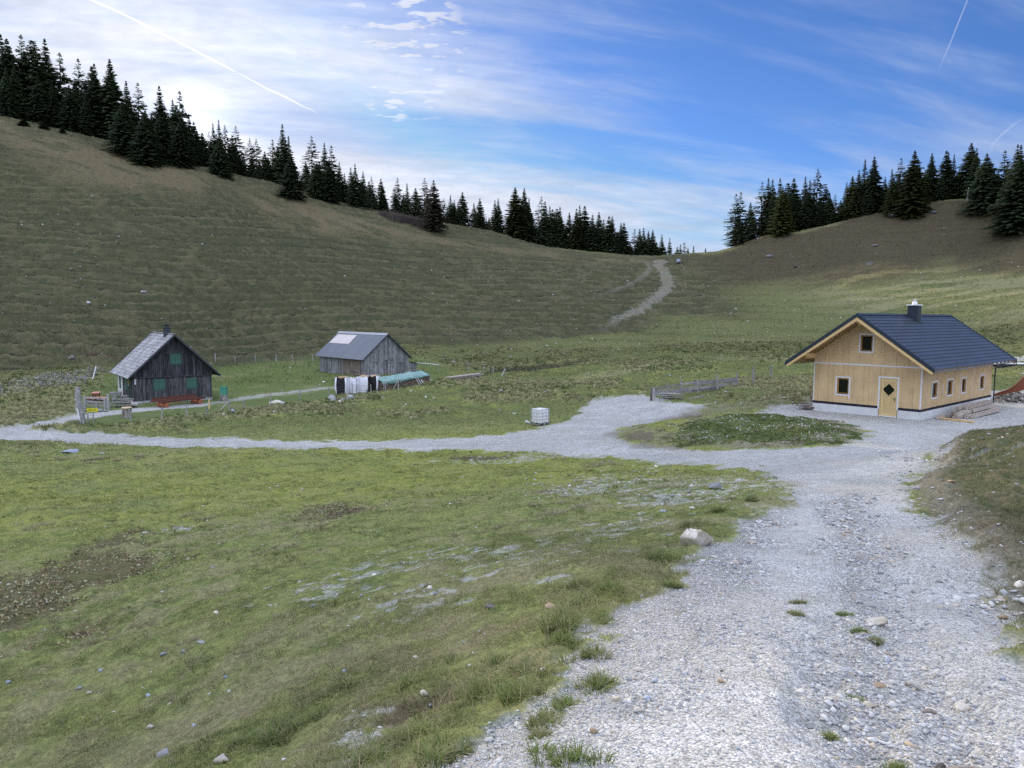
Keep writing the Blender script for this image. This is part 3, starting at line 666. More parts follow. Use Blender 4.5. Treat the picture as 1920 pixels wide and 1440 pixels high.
M_CANVAS = surf('white woven bag', (.68,.70,.80), .75, .05, (5, 5, 5), .10, .3, .02)
M_BAGBLK = surf('black woven bag', (.016,.017,.022), .8, .3, (9, 9, 9), .6, .3, .02)
M_TARP = surf('green tarpaulin', (.15,.27,.26), .45, .08, (2.5, 2.5, 2.5), .22, .5, .05, col2=(.23,.37,.36), spec=.4)
M_YEL = surf('yellow sign', (.72,.66,.03), .5, .05, (4, 4, 4), .05, 0)
M_ORANGE = surf('orange plate', (.62,.33,.04), .5, .05, (4, 4, 4), .05, 0)
M_STEEL = surf('galvanised steel', (.42,.43,.46), .4, .05, (4, 4, 4), .1, 0, metal=.6)
M_RUST = surf('rust red steel', (.20,.062,.030), .75, .15, (2, 2, 2), .30, .3, .01, col2=(.13,.05,.03))
M_BIN = surf('green plastic bin', (.07,.27,.20), .5, .05, (3, 3, 3), .08, 0)
M_TANK = surf('milky plastic tank', (.86,.87,.90), .35, .04, (2, 2, 2), .06, 0, spec=.4)
M_TANKD = surf('tank plate grey', (.40,.40,.48), .5, .05, (2, 2, 2), .06, 0)  # grey of the plate on the tank side
M_WIRE = surf('fence wire', (.20,.20,.20), .6, .1, (2, 2, 2), .1, 0)
def glassmat():
    m, nt, b = newmat('dark window glass'); b.inputs['Base Color'].default_value = (.006, .008, .008, 1); b.inputs['Roughness'].default_value = .06
    b.inputs['Specular IOR Level'].default_value = .35; return m
M_GLASS = glassmat()

def strips(mb, us, zb, ztop, y0, y1, holes=(), gap=.011, ax='y', jit=0.0, top_flat=None):
    """vertical boards between the stations us, cut round rectangular holes (u0,u1,z0,z1)"""
    st = sorted(set([round(u, 4) for u in us]+[round(h[i], 4) for h in holes for i in (0, 1)]))
    st = [u for u in st if us[0]-1e-6 <= u <= us[-1]+1e-6]; orig = set(round(u, 4) for u in us); val = random.random()
    for a, b in zip(st[:-1], st[1:]):
        if a in orig: val = random.random()
        a2 = a+(gap/2 if a in orig else 0); b2 = b-(gap/2 if b in orig else 0)
        if b2-a2 < .004: continue
        za, zbb = ztop(a2), ztop(b2); segs = [(zb, None)]
        for h in holes:
            if h[0]-1e-6 <= a and b <= h[1]+1e-6: segs = [(zb, h[2]), (h[3], None)]
        dy = random.uniform(-jit, jit)
        for lo, hi in segs:
            t = [(a2, lo), (b2, lo), (b2, zbb if hi is None else hi), (a2, za if hi is None else hi)]
            if t[2][1]-lo < .01 and t[3][1]-lo < .01: continue
            if ax == 'y': mb.prism(t, 'y', y0+dy, y1, val)
            else: mb.prism(t, 'x', y0+dy, y1, val)
def rectframe(mb, u0, u1, z0, z1, w, y0, y1, ax='y', val=None, bot=True):
    def bx(a, b, c, d):
        if ax == 'y': mb.box(a, b, y0, y1, c, d, val)
        else: mb.box(y0, y1, a, b, c, d, val)
    bx(u0, u0+w, z0, z1); bx(u1-w, u1, z0, z1); bx(u0+w, u1-w, z1-w, z1)
    if bot: bx(u0+w, u1-w, z0, z0+w)
def clip(poly, a, b, c):                 # keep a*x+b*y<=c
    out = []
    for i in range(len(poly)):
        p, q = poly[i], poly[(i+1) % len(poly)]; dp = a*p[0]+b*p[1]-c; dq = a*q[0]+b*q[1]-c
        if dp <= 0: out.append(p)
        if (dp < 0 < dq) or (dq < 0 < dp): t = dp/(dp-dq); out.append((p[0]+(q[0]-p[0])*t, p[1]+(q[1]-p[1])*t))
    return out

# ------------------------------------------------------------------ the new house
def new_house():
    W, L, H, he, e, g, gb = 3.17, 13.18, 6.008, 3.016, 1.102, 1.573, 1.163; k = (H-he)/(W+e)
    X0 = W+e
    T = thing('new_house', 'unfinished new house clad in bare tan boards, blue metal roof, on the gravel pad', 'house', (21.111, 45.772, -5.783), -.817)
    zt = lambda x: H-k*abs(x)
    # foundation and membrane
    f = MB(); f.box(-W, .83, 0, .25, -.6, .48); f.box(1.92, W, 0, .25, -.6, .48); f.box(-W, W, L-.25, L, -.6, .48); f.box(-W, -W+.25, .25, L-.25, -.6, .48); f.box(W-.25, W, .25, L-.25, -.6, .48)
    f.box(.83, 1.92, .1, .25, -.6, .02)
    f.build('foundation', M_CONC, T)
    m = MB(); m.box(-W-.006, .79, -.006, .1, .45, .60); m.box(1.95, W+.006, -.006, .1, .45, .60); m.box(W-.1, W+.006, .1, L, .45, .60); m.box(-W-.006, -W+.1, .1, L, .45, .60); m.build('damp_course', M_BLACK, T)
    # walls
    def panels(a, b, step): 
        u = [a]
        while u[-1]+step*1.3 < b: u.append(u[-1]+step*random.choice((.5, 1, 1, 1)))
        return u+[b]
    ztw = lambda x: zt(x)-.27
    w = MB()
    strips(w, panels(-W, W, .62), .602, lambda u: 2.97, 0, .16, [(-1.68, -.96, 1.13, 2.12), (.86, 1.88, .602, 2.29)])
    strips(w, panels(-W, W, .70), 2.974, ztw, .004, .16, [(-.37, .33, 3.80, 4.76)])
    sw = [(1.71, 2.58, 1.17, 2.04), (4.30, 5.20, 1.15, 2.04), (6.97, 7.76, 1.15, 2.02), (10.66, 11.47, 1.14, 2.0)]
    strips(w, [.161, 6.59, 9.09, L-.16], .602, lambda u: zt(W)-.27, W, W-.16, sw, ax='x')
    strips(w, [.161, 6.59, L-.16], .602, lambda u: zt(W)-.27, -W, -W+.16, ax='x')
    strips(w, panels(-W, W, 1.2), .602, ztw, L-.16, L)
    w.build('wall', M_PANEL, T)
    # white joint tape
    t = MB(); q = .004
    t.box(-W-.01, W+.01, -q, 0, 2.94, 3.02); t.box(-W-q, -W+.06, -q-.001, 0, .60, 2.94); t.box(W-.07, W+q, -q-.001, 0, .52, 2.94); t.box(W, W+q, 0, .05, .52, 2.94)
    for a, b, c_, d_ in ((6.57, 6.61, .62, 2.6), (9.07, 9.11, .62, 2.6), (3.52, 3.57, 1.2, 1.85)): t.build('joint_tape', M_TAPE, T); t = MB(); t.box(W, W+q, a, b, c_, d_)
    t.build('joint_tape', M_TAPE, T); t = MB()
    rectframe(t, -1.77, -.87, 1.04, 2.21, .085, -q-.002, 0); t.box(-.95, -.87, -q-.002, 0, .88, 1.04)
    t.build('window_tape', M_TAPE, T); t = MB(); rectframe(t, -.46, .42, 3.71, 4.85, .085, -q, .004); t.build('window_tape', M_TAPE, T); t = MB(); rectframe(t, .79, 1.95, .45, 2.37, .09, -q-.002, 0, bot=False)
    t.build('door_tape', M_TAPE, T)
    for a, b, c, d in sw: t = MB(); rectframe(t, a-.09, b+.09, c-.09, d+.09, .085, W, W+q+.002, ax='x'); t.build('window_tape', M_TAPE, T)
    # windows
    def window(u0, u1, z0, z1, side):
        fr = MB(); fw = .075
        if side: rectframe(fr, u0, u1, z0, z1, fw, W-.13, W-.05, ax='x'); o = fr.build('window', M_FRAME, T); p = MB(); p.box(W-.11, W-.10, u0+fw, u1-fw, z0+fw, z1-fw); s_ = MB(); s_.box(W-.10, W-.02, u0+.005, u1-.005, z0-.0, z0+.03)
        else: rectframe(fr, u0, u1, z0, z1, fw, .05, .13); o = fr.build('window', M_FRAME, T); p = MB(); p.box(u0+fw, u1-fw, .10, .11, z0+fw, z1-fw); s_ = MB(); s_.box(u0+.005, u1-.005, .0, .05, z0, z0+.03)
        p.build('pane', M_GLASS, o); s_.build('sill', M_TRIMB, o)
    window(-1.68, -.96, 1.13, 2.12, 0); window(-.37, .33, 3.80, 4.76, 0)
    for a, b, c, d in sw: window(a, b, c, d, 1)
    # dark rooms behind the panes
    r = MB(); r.box(-W+.2, W-.2, .22, L-.2, .1, .12); r.build('floor_slab', M_CONC, T)
    # door
    d = MB(); rectframe(d, .86, 1.88, .02, 2.29, .075, .02, .10, bot=False); rectframe(d, .94, 1.80, .06, 2.21, .13, .045, .09); d.box(1.07, 1.67, .06, .088, .19, 2.08, .5)
    cx, cz, hd = 1.37, 1.60, .36
    d.box(cx-.035, cx+.035, .048, .06, .19, cz-hd-.02, .6)
    for sx in (-1, 1):
        for sz in (-1, 1):
            a_ = (cx+sx*(hd+.05), .05, cz); b_ = (cx, .05, cz+sz*(hd+.05)); d.beam(a_, b_, .06, .03, .6, up=(0, 1, 0))
            if sz > 0: d.beam((cx+sx*.08, .052, cz+hd+.02), (cx+sx*.29, .052, cz+.52-.05), .04, .03, .4, up=(0, 1, 0))
    D = d.build('door', M_DOOR, T)
    gr = MB()
    for i in range(15):
        for s_ in (-1, 1):
            z = .12+i*.105
            pl = [(s_*.05, z), (s_*.05, z+.014), (s_*.30, z+.264), (s_*.30, z+.25)]
            pl = clip(pl, 0, 1, 1.55+.2*0); pl = clip(pl, 0, -1, -.2); pl = clip(pl, -s_*.7071, .7071, (cz-hd-.06)*.7071) if len(pl) > 2 else pl
            if len(pl) > 2:
                if s_ < 0: pl = pl[::-1]
                gr.prism([(cx+a, b) for a, b in pl], 'y', .0575, .0605, .5)
    for i in range(5):
        for s_ in (-1, 1):
            z0 = cz+hd*.55+i*.085; gr.beam((cx+s_*.29, .0585, z0), (cx+s_*.29-s_*.20, .0585, z0+.20) if z0 < 1.87 else (cx+s_*.22, .0585, z0+.07), .004, .014, .5, up=(0, 0, 1))
    gr.build('groove', M_GROOVE, D)
    gl = MB(); gl.prism([(cx-hd, cz), (cx, cz-hd), (cx+hd, cz), (cx, cz+hd)], 'y', .050, .0585, .5); gl.build('pane', M_GLASS, D)
    hn = MB(); hn.box(1.72, 1.75, .02, .045, .98, 1.14); hn.box(1.62, 1.75, .0, .02, 1.09, 1.11); hn.box(1.72, 1.75, .02, .045, .90, .95); hn.build('handle', M_TRIMB, D)
    th = MB(); th.box(.88, 1.86, -.02, .10, .0, .055); th.build('threshold', M_WHITE, D)
    # roof
    y0, y1 = -g, L+gb; rf = MB(); LIN = []
    for s_ in (-1, 1):
        n = 17; sl = X0/n
        for i in range(n):
            xa, xb = i*sl, (i+1)*sl+.02
            za, zb_ = zt(xa)+.008-.03, zt(xb)+.05-.03
            p = [(s_*xa, za), (s_*xb, zb_), (s_*xb, zb_-.03), (s_*xa, za-.03)]
            if s_ > 0: p = p[::-1]
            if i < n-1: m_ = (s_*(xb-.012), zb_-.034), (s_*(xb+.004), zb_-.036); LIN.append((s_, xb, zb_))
            yy = y0+.06+(i % 2)*.6
            st = [y0+.06]
            while yy < y1-.06-.4:
                if yy > st[-1]+.1: st.append(yy)
                yy += 1.2
            st.append(y1-.06)
            for a_, b_ in zip(st[:-1], st[1:]): rf.prism(p, 'y', a_, b_-.002)
    RF = rf.build('roof', M_ROOFB, T)
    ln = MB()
    for s_, xb, zb_ in LIN: ln.beam((s_*(xb+.004), y0+.06, zb_-.022), (s_*(xb+.004), y1-.06, zb_-.022), .012, .040, .2)  # dark strips stand in for the shaded step under each course
    ln.build('course_shade', M_TRIMB, RF)
    tr = MB()
    for s_ in (-1, 1):
        for (ya, yb) in ((y0-.02, y0+.08), (y1-.08, y1+.02)):
            p = [(0, H+.05), (s_*(X0+.03), zt(X0)+.03), (s_*(X0+.03), zt(X0)-.20), (0, H-.18)]
            if s_ > 0: p = p[::-1]
            tr.prism(p, 'y', ya, yb, .5)
        p = [(s_*.0, H+.055), (s_*.16, H-.05), (s_*.16, H-.065), (0, H+.03)]
        if s_ > 0: p = p[::-1]
        tr.prism(p, 'y', y0+.08, y1-.08, .6)
    tr.build('trim', M_TRIMB, RF)
    # soffit boards, barge boards, rafters
    so = MB()
    for s_ in (-1, 1):
        n = 26; w_ = (X0-.04)/n
        for i in range(n):
            xa, xb = i*w_, (i+1)*w_-.006
            p = [(s_*xa, zt(xa)-.065), (s_*xb, zt(xb)-.065), (s_*xb, zt(xb)-.09), (s_*xa, zt(xa)-.09)]
            if s_ > 0: p = p[::-1]
            so.prism(p, 'y', y0+.085, y1-.085)
    so.build('soffit', M_PINED, RF)
    for s_ in (-1, 1):
        for ya, yb in ((y0-.005, y0+.05), (y1-.05, y1+.005)):
            bb = MB()
            p = [(0, H-.185), (s_*(X0-.02), zt(X0)-.19), (s_*(X0-.14), zt(X0)-.27), (0, H-.40)]
            if s_ > 0: p = p[::-1]
            bb.prism(p, 'y', ya, yb); bb.build('barge_board', M_PINE, T)
    ra = MB()
    for y in np.arange(-.8, L+.8, .85):
        for s_ in (-1, 1):
            p = [(s_*.05, zt(.05)-.091), (s_*(X0-.06), zt(X0-.06)-.091), (s_*(X0-.06), zt(X0-.06)-.21), (s_*.05, zt(.05)-.25)]
            if s_ > 0: p = p[::-1]
            ra.prism(p, 'y', y, y+.10)
    ra.build('rafter', M_PINED, T)
    for (x, dz) in ((-W+.07, 0), (W-.07, 0), (0, 0)):
        pu = MB(); z1 = zt(x)-.255 if x else H-.37
        pu.box(x-.09, x+.09, -g+.12, -.01, z1-.16, z1); pu.box(x-.09, x+.09, -g+.42, -.01, z1-.30, z1-.162); pu.build('purlin', M_PINE, T)
    # gutter and downpipe
    gt = MB(); pts = []
    gx, gz = X0+.05, he-.09; nseg = 6
    for sgn in (1, -1):
        x_ = gx*sgn; vs = []; 
        for y in (y0, y1+.1):
            for j in range(nseg+1): an = math.pi+math.pi*j/nseg; vs.append((x_+.075*math.cos(an), y, gz+.075*math.sin(an)))
            for j in range(nseg, -1, -1): an = math.pi+math.pi*j/nseg; vs.append((x_+.068*math.cos(an), y, gz+.068*math.sin(an)))
        n_ = 2*(nseg+1); gt.add(vs, [(i, (i+1) % n_, (i+1) % n_+n_, i+n_) for i in range(n_)]+[tuple(range(n_-1, -1, -1)), tuple(range(n_, 2*n_))], .5)
    gt.build('gutter', surf('zinc gutter', (.16,.18,.22), .4, .05, (2, 2, 2), .1, 0, metal=.3), T)
    dp = MB(); dp.tube([(gx, y1-.25, gz-.05), (gx, y1-.25, gz-.26), (W+.14, L+.12, gz-.48), (W+.14, L+.12, .02)], .055, 10, .5)
    for z in (.9, 1.9): dp.box(W+.07, W+.21, L+.06, L+.18, z, z+.03, .3)
    dp.build('downpipe', M_TRIMB, T)
    # chimney
    c = MB(); c.box(.05, .67, 5.95, 6.57, zt(.67)-.1, 6.60, .5)
    for i in range(6): c.box(.046, .674, 5.946, 6.574, 5.62+i*.165, 5.626+i*.165, .2)
    c.box(.0, .80, 5.88, 6.64, zt(.80)+.0, zt(.8)+.07, .2)
    C_ = c.build('chimney', M_TRIMB, RF)
    cc = MB(); cc.box(-.02, .74, 5.88, 6.64, 6.601, 6.67); cc.tube([(.36, 6.26, 6.67), (.36, 6.26, 6.80), (.36, 6.26, 6.92)], [.17, .15, .08], 12); cc.tube([(.36, 6.26, 6.98), (.36, 6.26, 7.0)], [.16, .03], 12)
    for an in (0, 2.1, 4.2): cc.beam((.36+.09*math.cos(an), 6.26+.09*math.sin(an), 6.9), (.36+.09*math.cos(an), 6.26+.09*math.sin(an), 6.99), .015, .015)
    cc.build('chimney_cap', M_WHITE, C_)
new_house()

# ------------------------------------------------------------------ the old hut
def old_hut():
    W, L, H, he, e, g, gb = 3.3165, 7.476, 6.084, 2.331, .554, .95, .55; X0 = W+e; k = (H-he)/X0
    T = thing('old_hut', 'old blackened wooden hut with green shutters and steep silvery shingle roof', 'hut', (-30.519, 68.997, -8.039), .639)
    zt = lambda x: H-k*abs(x)
    fo = MB()
    for i in range(9): fo.box(-W+i*.74, -W+i*.74+.72, -.03, .3, -.7, .20+random.uniform(-.03, .03))
    fo.box(-W+.0, -W+.3, .3, L, -.7, .2); fo.box(W-.3, W, .3, L, -.7, .2); fo.build('foundation', M_STONE, T)
    def us(a, b, w0=.16):
        u = [a]
        while u[-1]+w0*1.4 < b: u.append(u[-1]+w0*random.uniform(.8, 1.25))
        return u+[b]
    lo = MB(); hl = [(-1.62, -.81, 1.16, 2.0), (1.16, 1.92, 1.17, 2.01)]
    strips(lo, us(-W, W), .2, lambda u: 2.36, .0, .1, hl, .012, jit=.008)
    strips(lo, us(.11, L), .2, lambda u: zt(W)-.12, W, W-.1, (), .012, 'x', .008)
    strips(lo, us(.11, 5.0), .2, lambda u: zt(W)-.12, -W, -W+.1, [(1.0, 1.95, .2, 2.12), (2.6, 3.7, 1.0, 2.0)], .012, 'x', .008)
    strips(lo, us(-W, W), .2, lambda u: 2.4, L-.1, L, (), .012)
    lo.build('wall', M_HUT, T)
    up = MB(); strips(up, us(-W-.04, W+.04), 2.30, lambda u: zt(u)-.14, -.10, .0, [(-.22, .60, 3.44, 4.30)], .012, jit=.008)
    up.build('gable_wall', M_HUTU, T); up = MB(); strips(up, us(-W, W), 2.4, lambda u: zt(u)-.14, L-.1, L, (), .012)
    up.build('gable_wall', M_HUTU, T); up = MB(); up.box(-W-.05, W+.05, -.13, -.101, 2.26, 2.33, .8); up.build('ledge', M_HUTU, T); up = MB(); strips(up, us(-2.2, 2.2), 4.36, lambda u: zt(u)-.16, -.14, -.101, (), .012, jit=.008)
    up.build('gable_wall', M_HUTU, T)
    wh = MB(); wh.box(-W, -W+.1, 5.02, 5.9, .2, 2.2); wh.box(-W, -W+.1, 6.55, L, .2, 2.2); wh.box(-W, -W+.1, 5.9, 6.55, .2, .9); wh.build('plaster_wall', M_TAPE, T)
    def shutter(u0, u1, z0, z1, y):
        s = MB(); m_ = (u0+u1)/2
        for a, b in ((u0, m_-.008), (m_+.008, u1)):
            s.box(a, b, y, y+.025, z0, z1)
            n = 3; w_ = (b-a)/n
            for i in range(n): s.box(a+i*w_+.004, a+(i+1)*w_-.004, y-.012, y, z0+.004, z1-.004)
            for z in (z0+.10, z1-.16): s.box(a+.01, b-.01, y-.03, y-.0122, z, z+.07)
        s.box(u0-.05, u1+.05, y+.0255, y+.05, z0-.05, z1+.05, .1)
        return s.build('shutter', M_GREEN, T)
    shutter(-1.65, -.78, 1.12, 2.04, -.035); shutter(1.13, 1.95, 1.13, 2.05, -.035); shutter(-.25, .62, 3.41, 4.33, -.14)
    s = MB(); s.box(-W-.03, -W, 5.9, 6.55, .9, 2.1); s.build('shutter', M_GREEN, T); s = MB(); s.box(-W-.04, -W, 2.6, 3.7, 1.0, 2.0); s.build('shutter', M_GREEN, T)
    d = MB(); d.box(-W-.01, -W+.04, 1.0, 1.95, .2, 2.12)
    for i in range(5): d.box(-W-.03, -W-.0105, 1.02+i*.185, 1.19+i*.185, .22, 2.1)
    D = d.build('door', M_GREEND, T); hn = MB(); hn.box(-W-.06, -W-.031, 1.08, 1.2, 1.1, 1.14); hn.build('handle', M_STEEL, D)
    pl = MB(); pl.box(-W-.035, -W-.01, 2.08, 2.34, 1.66, 1.98); pl.build('plate', M_ORANGE, T)
    p2 = MB(); p2.box(-3.24, -3.12, -.03, -.012, 1.70, 2.17); p2.build('notice', M_WHITE, T); p2 = MB(); p2.box(-W-.03, -W-.01, 2.15, 2.26, 1.42, 1.62); p2.build('notice', M_WHITE, T)
    y0, y1 = -g, L+gb; rf = MB()
    for s_ in (-1, 1):
        n = 15; sl = X0/n; hy = math.hypot(1, k)
        for i in range(n):
            xa, xb = i*sl, (i+1)*sl+.05; za, zb_ = zt(xa)-.01, zt(xb)+.035; y = y0+random.uniform(-.1, 0)
            while y < y1:
                w_ = random.uniform(.26, .48); a_, b_ = max(y, y0), min(y+w_-.014, y1); y += w_
                if b_-a_ < .04: continue
                j = random.uniform(0, .012); p = [(s_*xa, za+j), (s_*(xb+random.uniform(-.015, .015)), zb_+j), (s_*xb, zb_-.022+j), (s_*xa, za-.022+j)]
                if s_ > 0: p = p[::-1]
                rf.prism(p, 'y', a_, b_)
    RF = rf.build('roof', M_SHING, T)
    ub = MB()
    for s_ in (-1, 1):
        p = [(0, H-.05), (s_*(X0-.03), zt(X0-.03)-.05), (s_*(X0-.03), zt(X0-.03)-.11), (0, H-.12)]
        if s_ > 0: p = p[::-1]
        ub.prism(p, 'y', y0+.05, y1-.05, .3)
        for ya, yb in ((y0-.02, y0+.04), (y1-.04, y1+.02)):
            p = [(0, H+.06), (s_*(X0+.02), zt(X0)+.055), (s_*(X0+.02), zt(X0)-.12), (0, H-.15)]
            if s_ > 0: p = p[::-1]
            ub.prism(p, 'y', ya, yb, .5)
        ub.box(min(s_*(X0-.05), s_*(X0+.0)), max(s_*(X0-.05), s_*(X0+.0)), y0+.05, y1-.05, zt(X0)-.10, zt(X0)-.005, .2)
    ub.build('trim', M_DARKW, RF)
    rg = MB(); rg.box(-.09, .09, y0, y1, H+.01, H+.06, .5); rg.build('ridge_cap', M_SHING, RF)
    c = MB(); c.box(-.34, .16, 1.25, 1.85, 5.5, 6.62, .5); c.box(-.38, .20, 1.21, 1.89, 6.45, 6.53, .7); c.box(-.40, .22, 1.19, 1.91, 6.621, 6.68, .6); C_ = c.build('chimney', M_DARKW, RF)
    c = MB(); c.tube([(-.09, 1.55, 6.68), (-.09, 1.55, 6.92)], .17, 10, .3); c.box(-.33, .15, 1.3, 1.8, 6.93, 6.97, .8); c.build('chimney_cap', M_DARKW, C_)
old_hut()

# ------------------------------------------------------------------ the barn
def barn():
    W, L, H, he, e, g, gb = 3.105, 10.988, 4.962, 1.89, .497, .28, .38; X0 = W+e; k = (H-he)/X0
    T = thing('barn', 'grey weathered board barn with corrugated roof beside the firewood bags', 'barn', (-15.174, 93.0, -7.318), .741)
    zt = lambda x: H-k*abs(x)
    def us(a, b, w0=.19):
        u = [a]
        while u[-1]+w0*1.4 < b: u.append(u[-1]+w0*random.uniform(.75, 1.3))
        return u+[b]
    fo = MB()
    for i in range(14): fo.box(-W-.12+random.uniform(-.05, .05), -W+.2, i*.78, i*.78+.74, -1.0, random.uniform(-.32, -.12))
    for i in range(8): fo.box(-W+i*.78, -W+i*.78+.74, -.02, .3, -1.0, random.uniform(-.1, .05))
    fo.build('foundation', M_STONE, T)
    w = MB(); strips(w, us(-W, W), -.1, lambda u: zt(u)-.1, 0, .08, [(-.32, .71, .02, 1.75), (-1.96, -1.27, .94, 1.52), (1.53, 2.43, .8, 1.38)], .014, jit=.012)
    strips(w, us(5.15, L), -.45, lambda u: zt(W)-.1, -W, -W+.08, (), .014, 'x', .012); strips(w, us(.09, 1.0), -.4, lambda u: zt(W)-.1, -W, -W+.08, (), .014, 'x', .012)
    strips(w, us(.09, L), -.4, lambda u: zt(W)-.1, W, W-.08, (), .014, 'x'); strips(w, us(-W, W), -.1, lambda u: zt(u)-.1, L-.08, L, (), .014)
    for x in (-W+.02, W-.02): w.box(x-.07, x+.07, -.03, .0, -.1, zt(W)-.1, .9)
    w.build('wall', M_BARN, T)
    d = MB(); strips(d, us(1.01, 5.14), -.4, lambda u: zt(W)-.16, -W-.03, -W+.04, (), .016, 'x', .01)
    for a, b, z in ((1.3, 3.2, 1.35), (1.5, 3.1, .45), (1.2, 3.3, .0)): d.box(-W-.07, -W-.042, a, b, z, z+.09, .9)
    d.build('barn_door', M_BARNB, T)
    d = MB(); strips(d, us(-.30, .69, .2), .03, lambda u: 1.73, .03, .07, (), .014); d.box(-.27, .66, .005, .029, .3, .4); d.box(-.27, .66, .005, .029, 1.4, 1.5); d.box(-.5, .9, -.03, .0, 1.76, 1.84, .2); D = d.build('door', M_BARN, T)
    for a, b, c, e_ in ((-1.94, -1.29, .96, 1.5), (1.55, 2.41, .82, 1.36)):
        d = MB(); strips(d, us(a, b, .22), c, lambda u: e_, .03, .06, (), .012); d.box(a-.06, b+.06, -.02, .0, e_+.02, e_+.08, .3); d.build('hatch', M_BARN, T)
    # corrugated roof
    y0, y1 = -g, L+gb
    def sheet(name, mat, s_, xa, xb, ya, yb, off, parent, amp=.022, pitch=.15):
        n = int((yb-ya)/pitch*4); ys = np.linspace(ya, yb, n+1); vs = []
        for y in ys:
            o = amp*math.sin(2*math.pi*(y-ya)/pitch)+off
            for x in (xa, xb): vs.append((s_*x, y, zt(x)+o)); vs.append((s_*x, y, zt(x)+o-.01))
        fs = []
        for i in range(n):
            a = i*4; b = a+4; q = [(a, a+2, b+2, b), (a+1, b+1, b+3, a+3), (a, b, b+1, a+1), (a+2, a+3, b+3, b+2)]
            fs += q if s_ > 0 else [f[::-1] for f in q]
        m_ = MB(); m_.add(vs, fs, .5); return m_.build(name, mat, parent)
    RF = sheet('roof', M_CORR, -1, 0, X0, y0, y1, 0, T); sheet('roof_slope', M_DARKW, 1, 0, X0, y0, y1, 0, RF)
    P_ = sheet('roof_light', M_FIBRE, -1, .42, 1.68, 6.15, 10.95, .03, RF, .008, .6)
    for s_ in (-1, 1):
        for ya, yb in ((y0-.03, y0+.02), (y1-.02, y1+.03)):
            t = MB()
            p = [(0, H-.03), (s_*X0, zt(X0)-.03), (s_*X0, zt(X0)-.16), (0, H-.18)]
            if s_ > 0: p = p[::-1]
            t.prism(p, 'y', ya, yb, .6); t.build('trim', M_DARKW, RF)
    r = MB()
    for s_ in (-1, 1):
        p = [(0, H+.07), (s_*.28, zt(.28)+.045), (s_*.28, zt(.28)+.03), (0, H+.05)]
        if s_ > 0: p = p[::-1]
        r.prism(p, 'y', y0-.01, y1+.01, .9)
    r.build('ridge_cap', M_STEEL, RF)
    l = MB(); strips(l, us(W, 4.45), -.1, lambda u: 1.42-(u-W)*.18, .02, .1, (), .014, jit=.01); strips(l, us(.1, 5.5), -.3, lambda u: 1.15, 4.37, 4.45, (), .014, 'x')
    l.box(3.2, 4.4, .0, .019, .62, .68, .1); l.build('lean_to', M_BARN, T)
    l = MB(); l.prism([(W-.0, 1.50), (4.65, 1.22), (4.65, 1.18), (W, 1.46)][::-1], 'y', -.15, 5.7, .4); l.build('lean_to_roof', M_DARKW, T)
barn()
# ------------------------------------------------------------------ small things standing about
def G(px, py, y0=2.0):
    g = gpoint(px, py, y0); return Vector((g[0], g[1], hz(g[0], g[1])))
def post_at(px, pyb, pyt, y0=30):
    """foot on the ground at (px,pyb) and the height that reaches pyt"""
    b = G(px, pyb, y0); return b, (pyb-pyt)/CF*b.y
def fence(name, label, posts, cat, group=None, mat=None, r=.055, braces=(), wires=(.35, .6, .85), rough=True):
    b0, _ = post_at(*posts[0]); T = thing(name, label, cat, b0, 0, group); tops = []
    for p in posts:
        b, h = post_at(*p); l = b-b0; m = MB(); ln = random.uniform(-.05, .05)
        m.tube([l-Vector((0, 0, .3)), l+Vector((ln*.4, 0, h*.5)), l+Vector((ln, 0, h))], [r, r*.95, r*.85], 7, .5+random.uniform(-.4, .4)); m.build('post', mat or M_GREYW, T); tops.append((l, h, ln))
    for (pa, ya, pb, yb, k) in braces:
        l, h, ln = tops[k]; q = G(pb, yb, 30)-b0; m = MB(); m.tube([l+Vector((ln, 0, h*.85)), q], r*.8, 6, .8); m.build('brace', mat or M_GREYW, T)
    if wires:
        m = MB()
        for w in wires:
            for (l, h, ln), (l2, h2, ln2) in zip(tops[:-1], tops[1:]):
                a = l+Vector((ln*w, 0, h*w)); c = l2+Vector((ln2*w, 0, h2*w)); mid = (a+c)/2-Vector((0, 0, .03)); m.tube([a, mid, c], .006, 4, .5)
        m.build('wire', M_WIRE, T)
    return T
fence('wire_fence', 'thin wire fence with round posts in front of the old hut', [(166, 797, 777), (245.6, 796, 771), (304, 789, 767), (350.8, 781.7, 761), (388.8, 777.5, 763), (429.4, 773, 750), (458, 770, 750),
   (508, 761, 738), (562.5, 755, 735), (617, 747, 726), (661, 743, 722), (696, 738, 722)], 'fence', braces=[(429, 750, 411, 775, 5)])
fence('wire_fence', 'wire fence at the hill foot running behind the old hut to the barn', [(404, 678, 663), (440.7, 680, 665), (479, 677, 665), (518, 679, 665), (548, 678, 664), (586.7, 678, 665)], 'fence', r=.06)
fence('wire_fence', 'broken wire fence with leaning braces to the right of the plank stack', [(874, 711, 700), (900, 708, 692), (925, 699, 683), (947, 703, 689)], 'fence', braces=[(907, 679, 922, 698, 2), (947, 690, 940, 705, 3)], r=.06)
fence('wire_fence', 'short upper wire fence between the barn and the leaning braces', [(831, 681, 668), (852, 684, 674), (877.6, 699, 676.5), (907, 695, 677)], 'fence', braces=[(877, 683, 869, 692, 2)], r=.05)
fence('wire_fence', 'fence of old posts climbing the slope behind the hut terrace', [(160, 723, 706), (166, 705, 687), (182, 700, 688)], 'fence', r=.06)
fence('post_fence', 'two lone grey posts on the tussocky ground left of the new house', [(1412, 723, 692), (1445.6, 707, 684)], 'fence', r=.10, wires=())

